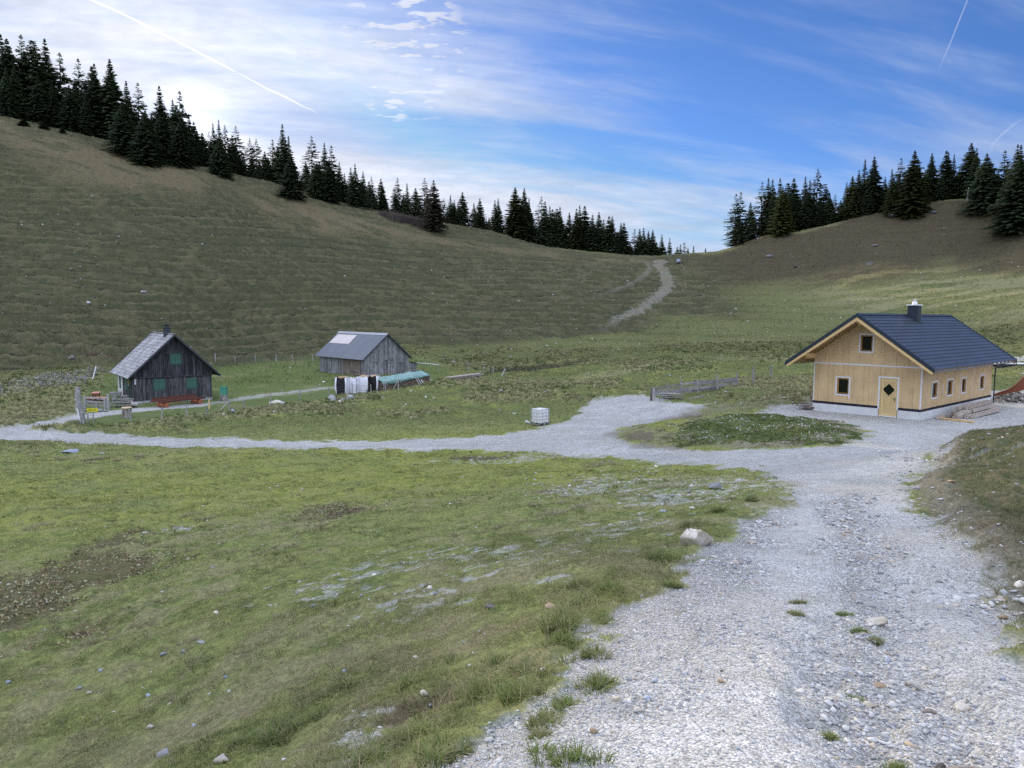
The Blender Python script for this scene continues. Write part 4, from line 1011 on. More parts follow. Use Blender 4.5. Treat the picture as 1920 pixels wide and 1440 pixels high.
def props():
    # leaning white board by the hut
    a = G(173.5, 713.5, 40); t = thing('board', 'white board leaning against a fence post on the slope left of the hut', 'board', a)
    top = at(180, 687, a.y+.4); m = MB(); m.beam((0, 0, 0), Vector(top)-a, .14, .04); m.build('plank', M_TAPE, t)
    # gate post
    b, h = post_at(152, 797, 729); t = thing('gate_post', 'tall rough grey gate post at the corner of the hut track', 'post', b)
    m = MB(); m.tube([(.12, 0, -.3), (.05, 0, h*.3), (-.13, .05, h*.62), (-.12, .05, h)], [.22, .2, .2, .17], 9, .5, .12); m.build('post', M_GREYW, t)
    m = MB(); m.tube([(.18, -.1, -.3), (-.05, -.08, h*.55)], [.12, .11], 7, .3, .1); m.build('side_post', M_GREYW, t)
    m = MB(); m.beam((.10, -.26, .1), (-.06, -.28, h*.42), .09, .05, .9); m.build('pale_strip', M_TAPE, t)
    b, h = post_at(145, 776, 740); t = thing('gate', 'narrow upright grey board gate leaf left of the gate post', 'gate', b)
    for i in range(2): m = MB(); m.box(-.12+i*.26, .10+i*.26, -.03, .03, 0, h*(1-.04*i)); m.build('board', M_GREYW, t)
    
    for z in (.3, .8): m = MB(); m.box(-.12, .36, -.06, -.031, h*z, h*(z+.08)); m.build('batten', M_GREYW, t)
    # yellow sign
    b, h = post_at(175.5, 795, 763); t = thing('sign', 'small yellow hiking sign on a thin steel post beside the track', 'sign', b)
    m = MB(); m.tube([(0, 0, -.2), (0, 0, h)], .035, 8); m.build('post', M_STEEL, t)
    m = MB(); m.prism([(-.40, h-.34), (.34, h-.34), (.40, h-.22), (.34, h-.10), (-.40, h-.10)], 'y', -.06, -.035); s = m.build('panel', M_YEL, t)
    m = MB()
    for i in range(9): m.box(-.3+i*.065, -.3+i*.065+.045, -.064, -.0602, h-.25, h-.25+random.choice((.05, .06, .07)))
    m.build('lettering', M_TRIMB, s)
    # red table and benches on the terrace, grey picnic set
    def table(px, py, w, d, hgt, rz, name, label, cat, mt, ml, z0=0, y0=45):
        b = G(px, py, y0); t = thing(name, label, cat, b, rz)
        m = MB(); n = 4
        for i in range(n): m.box(-w/2, w/2, -d/2+i*d/n+.008, -d/2+(i+1)*d/n-.008, hgt-.05, hgt)
        m.build('top' if cat == 'table' else 'seat', mt, t)
        for sx in (-1, 1):
            for sy in (-1, 1):
                m = MB(); m.beam((sx*(w/2-.15), sy*(d/2-.08)*1.2, -.1), (sx*(w/2-.15), sy*(d/2-.1), hgt-.05), .09, .06); m.build('leg', ml, t)
        m = MB(); m.box(-w/2+.12, w/2-.12, -.05, .05, hgt*.45, hgt*.45+.08); m.build('rail', ml, t); m = MB(); m.box(-w/2, w/2, -d/2+.01, -d/2+.04, hgt-.16, hgt-.052); m.build('rail', ml, t); return t
    table(181, 751, .62, 1.3, .78, R_(20), 'table', 'red topped wooden table on the hut terrace', 'table', M_PINK, M_RED)
    table(184, 754, .75, .4, .50, R_(20), 'bench', 'red bench standing in front of the red topped table', 'bench', M_PINK, M_RED)
    table(168, 755, .42, 1.3, .48, R_(22), 'bench', 'red bench to the left of the red table, next to the gate post', 'bench', M_PINK, M_RED)
    table(195, 755, .42, 1.2, .48, R_(22), 'bench', 'red bench to the right of the red table, next to the grey picnic table', 'bench', M_PINK, M_RED)
    table(218, 750, 1.0, 1.3, .75, R_(28), 'table', 'grey weathered picnic table between the red benches and the hut', 'table', M_GREYW, M_GREYW)
    table(235, 752, .5, 1.5, .47, R_(35), 'bench', 'grey weathered bench between the picnic table and the hut wall', 'bench', M_GREYW, M_GREYW)
    # terrace rail
    a = G(160, 768, 40); c = G(204, 769, 40); t = thing('terrace_rail', 'low grey rail fence of split timber closing the terrace', 'fence', a); L = c-a
    for z in (.32, .55, .85): m = MB(); m.beam(Vector((0, 0, z)), L+Vector((0, 0, z+random.uniform(-.06, .06))), .07, .13); m.build('rail', M_GREYW, t)
    for k, hh in ((0, .95), (.5, .6), (.98, 1.3), (.86, .95)): m = MB(); p = L*k; m.tube([p-Vector((0, 0, .2)), p+Vector((0, 0, hh))], [.14, .12], 7, .6, .15); m.build('post', M_GREYW, t)
    # heap of old boards
    a = G(232, 764, 40); t = thing('board_heap', 'heap of old grey boards and split logs beside the hut corner', 'timber', a, R_(12))
    for i in range(9):
        m = MB(); x0 = random.uniform(-.95, -.6); x1 = random.uniform(.6, 1.05); z = .06+.085*i; y = random.uniform(-.25, .25)
        m.beam((x0, y, z+random.uniform(-.02, .02)), (x1, y+random.uniform(-.2, .2), z+random.uniform(-.05, .05)), .17, .055); m.build('board', M_GREYW, t)
    m = MB(); m.tube([(.7, -.35, .35), (1.25, -.3, .30)], [.17, .15], 8, .7, .1); m.build('log', M_GREYW, t)
    for k in range(3): m = MB(); m.beam((-1.25+.12*k, .1, .05), (-.75+.1*k, .1, 1.05), .08, .05); m.build('stake', M_GREYW, t)
    # low stone edge below the terrace
    a = G(178, 772, 40); t = thing('stone_edging', 'low row of grey stones under the terrace rail', 'stones', a)
    for i in range(6): rockmesh('stone', .18+.08*random.random(), M_ROCK, t, loc=(-.9+i*.36, random.uniform(-.1, .1), .05), sq=.7)
    # chopping stump
    b, h = post_at(238, 784, 764); t = thing('tree_stump', 'wide tree stump with a sawn top standing on the lawn beside the track', 'stump', b)
    m = MB(); r = 18/2/CF*b.y; m.tube([(0, 0, -.1), (0, 0, .2), (0, 0, h-.06)], [r*1.08, r*.97, r*.98], 14, .6, .07); m.build('trunk', M_BARK, t)
    m = MB(); m.tube([(0, 0, h-.058), (0, 0, h)], [r*1.02, r*1.0], 14, .8, .03); m.build('top', M_ENDW, t)
    b, h = post_at(420.5, 751.5, 740); t = thing('tree_stump', 'dark rough stump under the green bin right of the hut', 'stump', b)
    m = MB(); r = 15/2/CF*b.y; m.tube([(0, 0, -.2), (0, 0, h*.5), (0, 0, h)], [r*1.1, r, r*.92], 12, .5, .12); m.build('trunk', M_BARK, t)
    t = thing('bin', 'small green plastic bin standing on a stump right of the hut', 'bin', b+Vector((0, 0, h))); hb = 16.5/CF*b.y; rb = 6/CF*b.y
    m = MB(); m.hexa([(-rb*.85, -rb*.7, 0), (rb*.85, -rb*.7, 0), (rb*.85, rb*.7, 0), (-rb*.85, rb*.7, 0), (-rb, -rb*.85, hb*.88), (rb, -rb*.85, hb*.88), (rb, rb*.85, hb*.88), (-rb, rb*.85, hb*.88)]); m.build('body', M_BIN, t)
    m = MB(); m.box(-rb*1.1, rb*1.1, -rb*.95, rb*.95, hb*.881, hb*.94); m.box(-rb*.8, rb*.8, -rb*.7, rb*.7, hb*.9405, hb); m.build('lid', M_BIN, t)
    # log bench
    a = G(311.5, 764.5, 40); c = G(375, 757.5, 40); t = thing('log_bench', 'long red brown log bench on round log ends in front of the hut wall', 'bench', a); L = c-a; d = L.normalized(); n = Vector((-d.y, d.x, 0)).normalized()
    for p in (Vector((0, 0, .2)), L+Vector((0, 0, .2))): m = MB(); m.tube([p-n*.1, p+n*1.0], .22, 14, .7); m.build('log', surf('red log end', (.30,.11,.06), .75, .1), t)
    s0 = -d*.5; s1 = L+d*.45
    m = MB(); m.beam(s0+Vector((0, 0, .50))+n*.05, s1+Vector((0, 0, .52))+n*.05, .30, .16); m.build('seat', M_RED, t)
    m = MB(); m.beam(s0-d*.35+Vector((0, 0, .56))+n*.75, s1-d*.2+Vector((0, 0, .58))+n*.75, .30, .16); m.build('seat', M_RED, t)
    m = MB(); m.beam(s0-d*.2+Vector((0, 0, .72))+n*.9, s1-d*.3+Vector((0, 0, .78))+n*.9, .07, .16); m.build('backrest', M_RED, t)
    for k in (.2, .8): m = MB(); m.beam(L*k+n*.95+Vector((0, 0, .5)), L*k+n*.95+Vector((0, 0, .85)), .1, .06); m.build('bracket', M_RED, t)
    b, h = post_at(392.5, 767, 749); t = thing('stake', 'short new yellow wooden stake in front of the hut corner', 'stake', b); m = MB(); m.beam((0, 0, -.2), (0, 0, h), .09, .09); m.build('stake', M_DOOR, t)
    b, h = post_at(363, 781, 774); t = thing('stake', 'stub of a dark stake on the lawn behind the front wire fence', 'stake', b); m = MB(); m.tube([(0, 0, -.2), (.05, 0, h)], [.06, .04], 6); m.build('stake', M_DARKW, t)
    # firewood bags
    def bag(px, py, label, frontm, sidem, full, wpx=19, hpx=30):
        b = G(px, py, 50); w = wpx/CF*b.y; h = hpx/CF*b.y; t = thing('firewood_bag', label, 'bag', b, R_(-6), 'firewood bags beside the barn')
        def shell(name, mat, sides):
            m = MB(); n = 7; rows = 9
            for s_ in sides:
                vs = []
                for j in range(rows):
                    z = h*j/(rows-1); bul = 1+.13*math.sin(math.pi*j/(rows-1))
                    for i in range(n):
                        u = (i/(n-1)-.5)*w*bul*.96; o = w/2*bul+random.uniform(-.03, .03)+.05*math.cos((i/(n-1)-.5)*2.6)
                        zz = z+random.uniform(-.02, .02)+((.05*abs(i-3)/3+random.uniform(-.09, .03)) if j == rows-1 else 0)
                        vs.append({0: (u, -o, zz), 1: (o, u, zz), 2: (-u, o, zz), 3: (-o, -u, zz)}[s_])
                m.add(vs, [(j*n+i, j*n+i+1, (j+1)*n+i+1, (j+1)*n+i) for j in range(rows-1) for i in range(n-1)], .5)
            m.build(name, mat, t, True)
        shell('front_panel', frontm, (0,)); shell('side_panel', sidem, (1, 2, 3))
        if frontm != sidem:
            for sx in (-1, 1): m = MB(); m.tube([(sx*w*.47, -w*.56, .02), (sx*w*.54, -w*.60, h*.3), (sx*w*.55, -w*.61, h*.65), (sx*w*.50, -w*.55, h*1.0)], w*.085, 6, .5, .1); m.build('seam', M_CANVAS, t, True)
        m = MB(); m.box(-w*.45, w*.45, -w*.45, w*.45, .0, h*.9, .1); m.build('load', M_LOGEND, t)
        m = MB()
        for i in range(46):
            a = random.uniform(0, 6.3); r = math.sqrt(random.random())*w*.45; z = h*(.93+.10*full*(1-(r/(w*.5))**2))+random.uniform(-.03, .04); aa = random.uniform(0, 3.14); l = .16
            x, y = r*math.cos(a), r*math.sin(a); m.beam((x-l*math.cos(aa), y-l*math.sin(aa), z), (x+l*math.cos(aa), y+l*math.sin(aa), z+random.uniform(-.04, .06)), .09, .07)
        m.build('firewood', M_ENDW, t)
        m = MB()
        for sx in (-1, 1):
            for sy in (-1, 1): m.tube([(sx*w*.47, sy*w*.47, h*.85), (sx*w*.52, sy*w*.5, h*1.04), (sx*w*.40, sy*w*.52, h*.99)], .018, 5, .5)
        m.build('lifting_loop', M_CANVAS, t)
    bag(642.5, 738.5, 'black fronted firewood bag with white sides, farthest from the log pile', M_BAGBLK, M_CANVAS, 1, 18, 31)
    bag(662, 736, 'slumped all white firewood bag, second from the left in the row', M_CANVAS, M_CANVAS, -.5, 18, 28)
    bag(682, 734, 'heaped firewood bag with white front and black sides, third from the left', M_CANVAS, M_BAGBLK, 1.3, 18, 29)
    bag(701, 732, 'firewood bag with black front touching the covered log pile', M_BAGBLK, M_CANVAS, .8, 17, 28)
    # covered log pile
    a = G(716, 733, 50); c = G(806, 719, 50); L = c-a; d = Vector((L.x, L.y, 0)).normalized(); n = Vector((-d.y, d.x, 0)); ha, hb = .92, .86
    t = thing('log_pile', 'long pile of split firewood under a green tarpaulin beside the barn', 'log pile', a); m = MB(); le = L.length
    m.hexa([Vector(p) for p in [tuple(n*.1), tuple(L+n*.1), tuple(L+n*1.1), tuple(n*1.1), tuple(n*.1+Vector((0, 0, ha))), tuple(L+n*.1+Vector((0, 0, hb))), tuple(L+n*1.1+Vector((0, 0, hb))), tuple(n*1.1+Vector((0, 0, ha)))]], .05)
    cnt = int(le/.12)
    for i in range(cnt):
        for j in range(8):
            k = (i+.5)/cnt; p = L*k+Vector((0, 0, .06+j*.115))+d*random.uniform(-.04, .04)
            if .06+j*.115 > ha+(hb-ha)*k: continue
            r = random.uniform(.05, .075); m.tube([p+n*random.uniform(-.05, .02), p+n*.14], r, 5, None, .25)
    for j in range(8):
        for i in range(8): p = L+Vector((0, 0, .06+j*.105))+n*(.1+i*.13); m.tube([p-d*.1, p+d*random.uniform(.0, .05)], .06, 5, None, .25)
    m.build('firewood', M_LOGEND, t)
    for k in (.02, .98): m = MB(); m.beam(L*k-n*.12-Vector((0, 0, .1)), L*k-n*.1+Vector((0, 0, 1.12 if k > .5 else .8)), .07, .07); m.build('stake', M_GREYW, t)
    for kk, lean in ((.70, .3), (.74, .25), (.80, .1)): m = MB(); q = L*kk; m.beam(q-n*.55, q-d*lean-n*.12+Vector((0, 0, .85 if kk < .79 else .5)), .13, .03, .9); m.build('leaning_board', M_TAPE, t)
    # tarpaulin
    tp = MB(); nx, ny = 60, 14; vs = []
    for i in range(nx+1):
        k = i/nx*.985; ht = ha+(hb-ha)*k+.05
        ov = .20+.30*vnoise(np.array([k*9.]), np.array([.5]), 5)[0]-.14*k
        for j in range(ny+1):
            v = j/ny*1.5-.2
            bump = .10*float(vnoise(np.array([k*26]), np.array([v*3]), 9)[0])+.10*math.exp(-((k-.72)/.12)**2)
            if v < 0: p = L*k-n*(.09+.05*-v)+Vector((0, 0, ht+bump*.3+v*ov/.2*1.0))
            elif v > 1.1: p = L*k+n*1.18+Vector((0, 0, ht+bump+.26-(v-1.1)*1.0))
            else: p = L*k+n*(v*1.09-.06)+Vector((0, 0, ht+bump*(.3+.7*v)+.26*v))
            vs.append(p)
    tp.add(vs, [(i*(ny+1)+j, (i+1)*(ny+1)+j, (i+1)*(ny+1)+j+1, i*(ny+1)+j+1) for i in range(nx) for j in range(ny)], .5)
    o = tp.build('tarpaulin', M_TARP, None, True); o.location = a; tag(o, 'crumpled green tarpaulin draped over the firewood pile beside the barn', 'tarpaulin')
    md = o.modifiers.new('t', 'SOLIDIFY'); md.thickness = .012
    # posts and braces standing in front of the pile
    fence('post_fence', 'two braced grey posts standing in front of the covered log pile', [(722.8, 735, 716), (747, 732, 708)], 'fence', braces=[(722, 716, 734, 729, 0), (747, 709, 737, 732, 1), (747, 709, 757, 727, 1)], wires=())
    # plank stack beyond
    a = G(846, 711.5, 50); c = G(905, 704.5, 50); t = thing('plank_stack', 'low stack of pale planks on the grass right of the log pile', 'plank stack', a); L = c-a; d = L.normalized(); n = Vector((-d.y, d.x, 0)).normalized()
    for p in (.08, .5, .92): m = MB(); m.beam(L*p-n*.05+Vector((0, 0, .07)), L*p+n*1.0+Vector((0, 0, .07)), .12, .14); m.build('bearer', M_DARKW, t)
    for j in range(4):
        for i in range(4):
            e0, e1 = random.uniform(-.3, .15), random.uniform(-.2, .3); m = MB(); m.beam(L*0+d*e0+n*(.1+i*.24)+Vector((0, 0, .19+j*.10)), L+d*e1+n*(.1+i*.24)+Vector((0, 0, .19+j*.08)), .22, .045+.02*(j == 3), taper=.9); m.build('plank', M_SAWN, t)
    # board pushed out from the barn corner
    p0 = at(781, 680, 97.5); p1 = at(822, 683.5, 94); t = thing('board', 'long pale board sticking out from the barn lean-to', 'board', p1); m = MB(); m.beam(Vector(p0)-Vector(p1), (0, 0, .0), .25, .05, .9); m.build('plank', M_TAPE, t)
    m = MB(); m.beam((0, 0, -1.0), (0, 0, -.03), .06, .06); m.build('prop', M_GREYW, t)
    # water tank on a pallet
    b = G(1012.5, 796, 30); t = thing('water_tank', 'white caged plastic water tank on a pallet at the edge of the gravel', 'tank', b+Vector((0, 0, .01)), R_(43)); w, d_, h0, h1 = .97/2, .84/2, .15, 1.04
    m = MB()
    for x in (-w, -.05, w-.1): m.box(x, x+.1, -d_, d_, .0, .09)
    for y in (-d_, -.04, d_-.08): m.box(-w, w, y, y+.08, .091, .14)
    m.build('pallet', M_GREYW, t)
    m = MB(); r_ = .07; pr = [(-w+r_+.03, -d_+.03), (w-r_-.03, -d_+.03), (w-.03, -d_+r_+.03), (w-.03, d_-r_-.03), (w-r_-.03, d_-.03), (-w+r_+.03, d_-.03), (-w+.03, d_-r_-.03), (-w+.03, -d_+r_+.03)]
    m.prism(pr, 'z', h0, h1-.03, .5); m.prism([(x*.93, y*.93) for x, y in pr], 'z', h1-.03, h1, .6); m.tube([(0, 0, h1), (0, 0, h1+.04)], .10, 14, .3); TK = m.build('tank', M_TANK, t)
    m = MB()
    for sy in (-1, 1):
        for i in range(8): x = -w+.04+i*(2*w-.08)/7; m.tube([(x, sy*d_, h0), (x, sy*d_, h1)], .011, 6)
        for z in np.linspace(h0+.02, h1-.02, 5): m.tube([(-w, sy*d_, z), (w, sy*d_, z)], .010, 6)
    for sx in (-1, 1):
        for i in range(7): y = -d_+.04+i*(2*d_-.08)/6; m.tube([(sx*w, y, h0), (sx*w, y, h1)], .011, 6)
        for z in np.linspace(h0+.02, h1-.02, 5): m.tube([(sx*w, -d_, z), (sx*w, d_, z)], .010, 6)
    for x in (-.22, .22): m.tube([(x, -d_, h1+.012), (x, d_, h1+.012)], .012, 6)
    m.build('cage', M_STEEL, t)
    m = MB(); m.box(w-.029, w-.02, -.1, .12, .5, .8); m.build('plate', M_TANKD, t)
    # wooden pen
    posts = [(1221.5, 751, 727, .19), (1251, 740, 716, .09), (1275.5, 736, 712, .13), (1308, 737, 711, .09), (1337, 733, 716, .08), (1344.5, 732, 702.5, .14), (1381, 724, 704.6, .10)]
    b0, _ = post_at(1221.5, 751, 727); t = thing('board_fence', 'weathered grey board fence with crooked rails beside the gravel patch', 'fence', b0)
    for px, pb, pt, w_ in posts:
        b, h = post_at(px, pb, pt); l = b-b0; m = MB(); m.beam(l-Vector((0, 0, .25)), l+Vector((random.uniform(-.04, .04), 0, h)), w_, w_, None); m.build('post', M_GREYW if px > 1230 else M_BARNB, t)
    m = MB(); l = post_at(1225, 752, 727)[0]-b0; m.beam(l-Vector((0, 0, .25)), l+Vector((0, 0, .95)), .14, .12, .6); m.build('post', M_GREYW, t)
    def rail(x0, y0_, x1, y1_, hh=.17, off=0.):
        A = post_at(x0, 0 if 0 else 751-(x0-1221.5)*.165, 700)[0]; B = post_at(x1, 751-(x1-1221.5)*.165, 700)[0]
        A = Vector(at(x0, y0_, A.y-.12+off)); B = Vector(at(x1, y1_, B.y-.12+off)); m = MB(); m.beam(A-b0, B-b0, .035, hh); m.build('rail', M_GREYW, t)
    rail(1224, 728.5, 1276, 721.5, .14); rail(1276, 721, 1324, 714, .14, .05); rail(1300, 714.5, 1384, 714, .18, .08)
    rail(1224, 736, 1310, 727, .28); rail(1224, 741, 1296, 733.5, .16, .05); rail(1300, 719.5, 1383, 711.5, .30, .05); rail(1290, 730, 1384, 719, .22); rail(1270, 736, 1352, 727, .2, .06)
    t = thing('board_heap', 'small heap of loose grey boards at the foot of the board fence', 'timber', G(1253, 751, 30), R_(10))
    for i in range(7): m = MB(); z = .06+.07*i; m.beam((-.75+random.uniform(0, .3), random.uniform(-.35, .2), z), (.65+random.uniform(-.3, .5), random.uniform(-.35, .3), z+random.uniform(-.05, .05)), .16, .04); m.build('board', M_GREYW, t)
    a = G(1293, 750, 30); c = G(1320, 744, 30); t = thing('board', 'single grey board lying in the grass in front of the board fence', 'board', a+Vector((0, 0, .04))); m = MB(); m.beam((0, 0, 0), c-a+Vector((0, 0, .03)), .16, .06); m.build('plank', M_GREYW, t)
    # timbers along the house
    HM = Matrix.Translation((21.111, 45.772, -5.783)) @ Matrix.Rotation(-.817, 4, 'Z')
    def hp(x, y, z=0): return HM @ Vector((x, y, z))
    def gz(p): return Vector((p.x, p.y, hz(p.x, p.y)))
    o_ = gz(hp(3.8, 2.4)); t = thing('timber_pile', 'pile of rough sawn beams lying along the side wall of the new house', 'timber', o_, -.817)
    for i, (x, z, y0_, y1_, w_) in enumerate([(0, .10, .2, 7.4, .2), (.26, .1, .6, 7.0, .2), (.52, .10, -.3, 2.5, .22), (.78, .08, .9, 7.3, .17), (1.0, .07, 1.2, 6.6, .14), (.02, .30, .9, 7.6, .2), (.27, .30, 1.2, 7.5, .2), (.55, .28, -.1, 2.2, .2), (.55, .28, 2.7, 7.2, .18), (.1, .49, 1.5, 7.5, .18), (.34, .48, 2.0, 7.3, .18), (-.2, .12, -.9, .3, .2)]):
        m = MB(); m.beam((x+random.uniform(-.03, .03), y0_, z), (x+random.uniform(-.03, .03), y1_, z+.02), w_, w_*.9, None); m.build('beam', M_SAWN, t)
    a = G(1764, 786, 20); c = G(1826, 793.5, 20); t = thing('board', 'single pale squared timber lying on the gravel in front of the beam pile', 'board', a+Vector((0, 0, .06))); m = MB(); m.beam((0, 0, 0), c-a, .16, .09); m.build('plank', M_PINE, t)
    t = thing('scrap_heap', 'small heap of brown wood scraps at the left corner of the new house', 'timber', G(1512, 768.5, 20), R_(-30))
    for i in range(11): m = MB(); z = .04+.035*i; x = random.uniform(-.3, .3); y = random.uniform(-.15, .15); aa = random.uniform(-.6, .6); m.beam((x-.3*math.cos(aa), y-.3*math.sin(aa), z), (x+.3*math.cos(aa), y+.3*math.sin(aa), z+.02), .10, .05); m.build('offcut', M_BARNB, t)
    # rubble heap and rusty skip wall at the right edge
    a = G(1908, 753, 30); t = thing('rubble_heap', 'heap of grey rubble at the right edge under the rusty plate', 'rubble', a)
    m = MB()
    for i in range(420):
        x = random.gauss(.6, 1.0); x = min(max(x, -1.7), 3); y = random.uniform(-.6, 1.6); top = max(.05, .55*(1-((x-.7)/2.3)**2)); z = random.uniform(0, top); s = random.uniform(.04, .13)
        m.tube([(x, y, z-s*.5), (x+random.uniform(-s, s)*.5, y, z+s*.6)], [s, s*.7], 5, None, .35)
    m.build('rubble', M_ROCKG, t)
    # rusty plate: curved steel sheet rising to the right out of the frame
    t = thing('steel_skip', 'rust red curved steel sheet rising above the rubble heap at the right edge', 'steel sheet', a+Vector((0, .9, .0)))
    m = MB(); P = [(-1.15, .42), (-.7, .62), (-.2, .80), (.3, 1.12), (.75, 1.62), (1.3, 2.2), (2.2, 2.75), (3.6, 3.1), (3.6, 1.5), (2.2, 1.15), (1.2, .88), (.4, .62), (-.4, .45), (-1.0, .32)]
    m.prism([(x*1.0, z*.92) for x, z in P][::-1], 'y', 0, .10, .5); m.build('sheet', M_RUST, t)
    m = MB(); pp = [(x, -.03, z*.92) for x, z in P[:8]]; m.tube(pp, .045, 6, .7); m.build('rim', M_RUST, t)
    for x in (1.6, 3.2): m = MB(); m.beam((x, .2, -.3), (x, .12, 1.3), .12, .12); m.build('support', M_RUST, t)
    # flat trailer far right behind the house
    p = at(1905, 690, 70); z = hz(p[0], p[1]); t = thing('timber_deck', 'low pale plank deck with dark underside beyond the right end of the new house', 'deck', (p[0], p[1], z), R_(-8))
    zt_ = p[2]+.35-z
    m = MB()
    for i in range(5): m.box(-1.9, 5, -.5+i*.3, -.22+i*.3, zt_+.02, zt_+.09)
    m.build('deck', M_TAPE, t); m = MB(); m.box(-1.7, 5, -.4, -.3, max(zt_-.35, 0), zt_+.019); m.box(-1.7, 5, .7, .8, max(zt_-.35, 0), zt_+.019); m.build('side_beam', M_DARKW, t)
    for x in (-1.4, 1, 3.4): m = MB(); m.box(x, x+.15, -.35, .75, -.2, max(zt_-.34, .02)); m.build('trestle', M_GREYW, t)
    # dead pole on the right hill
    b, h = post_at(1813, 379, 353, 150); t = thing('dead_trunk', 'bare dead tree trunk standing on the crest of the right hill', 'tree trunk', b); m = MB(); m.tube([(0, 0, -.5), (.1, 0, h*.6), (.2, 0, h)], [.2, .16, .1], 7); m.build('trunk', M_GREYW, t)
    for i, (p0, p1, lab) in enumerate([((1778, 1404), (1853, 1422), 'longest brown stick lying on the road at the lower right'), ((1753, 1403), (1775, 1397), 'short dark stick lying just left of the longest stick'), ((1731, 1305), (1757, 1308), 'thin brown stick on the road among the washed out stones'), ((1700, 1246), (1730, 1256), 'thin grey stick on the road above the other sticks')]):
        a = G(*p0); c = G(*p1); m = MB(); d = c-a; m.tube([Vector((0, 0, .008)), d*.45+Vector((0, 0, .022)), d*.8+Vector((0, .01, .014)), d+Vector((0, 0, .008))], [.008, .012, .011, .007] if i else [.010, .018, .017, .011], 7, .5, .15)
        o = m.build('stick', M_BARK if i % 2 else M_BARNB, None, True); o.location = a; tag(o, lab, 'stick')

# ------------------------------------------------------------------ rocks
def rockmat(name, c1, c2, sc=6):
    m, nt, b = newmat(name); tc = node(nt, 'ShaderNodeTexCoord'); n1 = noise(nt, tc.outputs['Object'], sc, 7, .68); n2 = noise(nt, tc.outputs['Object'], sc*6, 4, .6)
    v = node(nt, 'ShaderNodeAttribute', attribute_name='v').outputs['Fac']
    c = mixc(nt, mapr(nt, n1, .38, .62), c1, c2); k = mth(nt, 'MULTIPLY', mapr(nt, n2, .3, .7, .8, 1.15, False), mapr(nt, v, 0, 1, .7, 1.3, False))
    vm = node(nt, 'ShaderNodeVectorMath', operation='SCALE'); nt.links.new(c, vm.inputs[0]); nt.links.new(k, vm.inputs['Scale']); nt.links.new(vm.outputs[0], b.inputs['Base Color']); b.inputs['Roughness'].default_value = .9; b.inputs['Specular IOR Level'].default_value = .2
    bp = node(nt, 'ShaderNodeBump'); bp.inputs['Strength'].default_value = .6; bp.inputs['Distance'].default_value = .03; nt.links.new(n1, bp.inputs['Height']); nt.links.new(bp.outputs[0], b.inputs['Normal']); return m
M_ROCK = rockmat('grey limestone', (.36,.375,.41), (.24,.25,.26)); M_ROCKW = rockmat('white limestone', (.60,.58,.55), (.42,.38,.32), 9); M_ROCKT = rockmat('tan stone', (.46,.34,.23), (.30,.23,.17), 12)
M_ROCKD = rockmat('dark stone', (.085,.085,.09), (.16,.155,.15), 8); M_ROCKH = rockmat('lichened hill rock', (.20,.215,.245), (.12,.125,.13), 3); M_ROCKG = rockmat('rubble', (.33,.33,.33), (.20,.19,.18), 3); M_ROCKB = rockmat('blue grey stone', (.33,.37,.45), (.22,.25,.31), 9)
import bmesh
def ico(sub):
    bm = bmesh.new(); bmesh.ops.create_icosphere(bm, subdivisions=sub, radius=1); v = np.array([x.co[:] for x in bm.verts]); bm.verts.index_update(); f = np.array([[q.index for q in p.verts] for p in bm.faces]); bm.free(); return v, f
ICO1, ICO2, ICO3 = ico(1), ico(2), ico(3)
def rockverts(V, seed, rough=.25, planes=9):
    rr = np.random.default_rng(seed); P = np.sign(V)*np.abs(V)**.62; q = np.linalg.qr(rr.normal(size=(3, 3)))[0]; P = P@q*rr.uniform(.75, 1.1, 3)
    for _ in range(planes):                 # chop flat facets
        n = rr.normal(size=3); n /= np.linalg.norm(n); d = rr.uniform(.34, .66); t = P@n-d; P -= np.outer(np.clip(t, 0, None), n)
    k = 1+rough*(fbm(P[:, 0]*2+seed, P[:, 1]*2+P[:, 2]*1.7, seed % 97, 3)-.5); return P*k[:, None]
def rockmesh(name, r, mat, parent=None, loc=(0, 0, 0), sq=.6, el=1.0, rz=None, seed=None, v=None, ic=None):
    seed = random.randrange(10000) if seed is None else seed; V, F = ic or ICO2; P = rockverts(V, seed); P = P/np.abs(P).max(0); P = P*np.array([r*el, r, r*sq]); rz = random.uniform(0, 6.28) if rz is None else rz
    c, s = math.cos(rz), math.sin(rz); P = np.c_[P[:, 0]*c-P[:, 1]*s, P[:, 0]*s+P[:, 1]*c, P[:, 2]]
    o = npmesh(name, P, F, mat, dict(v=np.full(len(P), random.random() if v is None else v)), parent=parent); o.location = loc; return o
def rock(px, py, wpx, label, mat=None, sq=.6, el=1.0, name='rock', group=None, y0=2.0, rz=0.2, cat='rock', sink=.25, ic=None, hpx=None):
    p = G(px, py, y0); r = wpx/2/CF*p.y/max(el, 1)
    if hpx: sq = hpx/wpx*max(el, 1)*1.15
    o = rockmesh(name, r, mat or M_ROCK, None, (p.x, p.y, p.z+r*sq*(1-2*sink)*.8), sq, el, rz, ic=ic or (ICO3 if wpx > 25 else ICO2)); tag(o, label, cat, group); return o
props()
rock(1301, 1028, 84, 'largest pale boulder at the left edge of the gravel road', M_ROCKW, .55, 1.1, hpx=52, rz=0, name='boulder', cat='boulder', sink=.12)
rock(626, 756, 24, 'rounded grey boulder left in the boulder group below the firewood bags', M_ROCK, .7, name='boulder', cat='boulder', y0=40)
rock(639, 760, 18, 'smallest and whitest boulder in the group below the firewood bags', M_ROCKW, .6, name='boulder', cat='boulder', y0=40)
rock(655, 753, 24, 'blocky grey boulder right in the boulder group below the firewood bags', M_ROCK, .8, name='boulder', cat='boulder', y0=40)
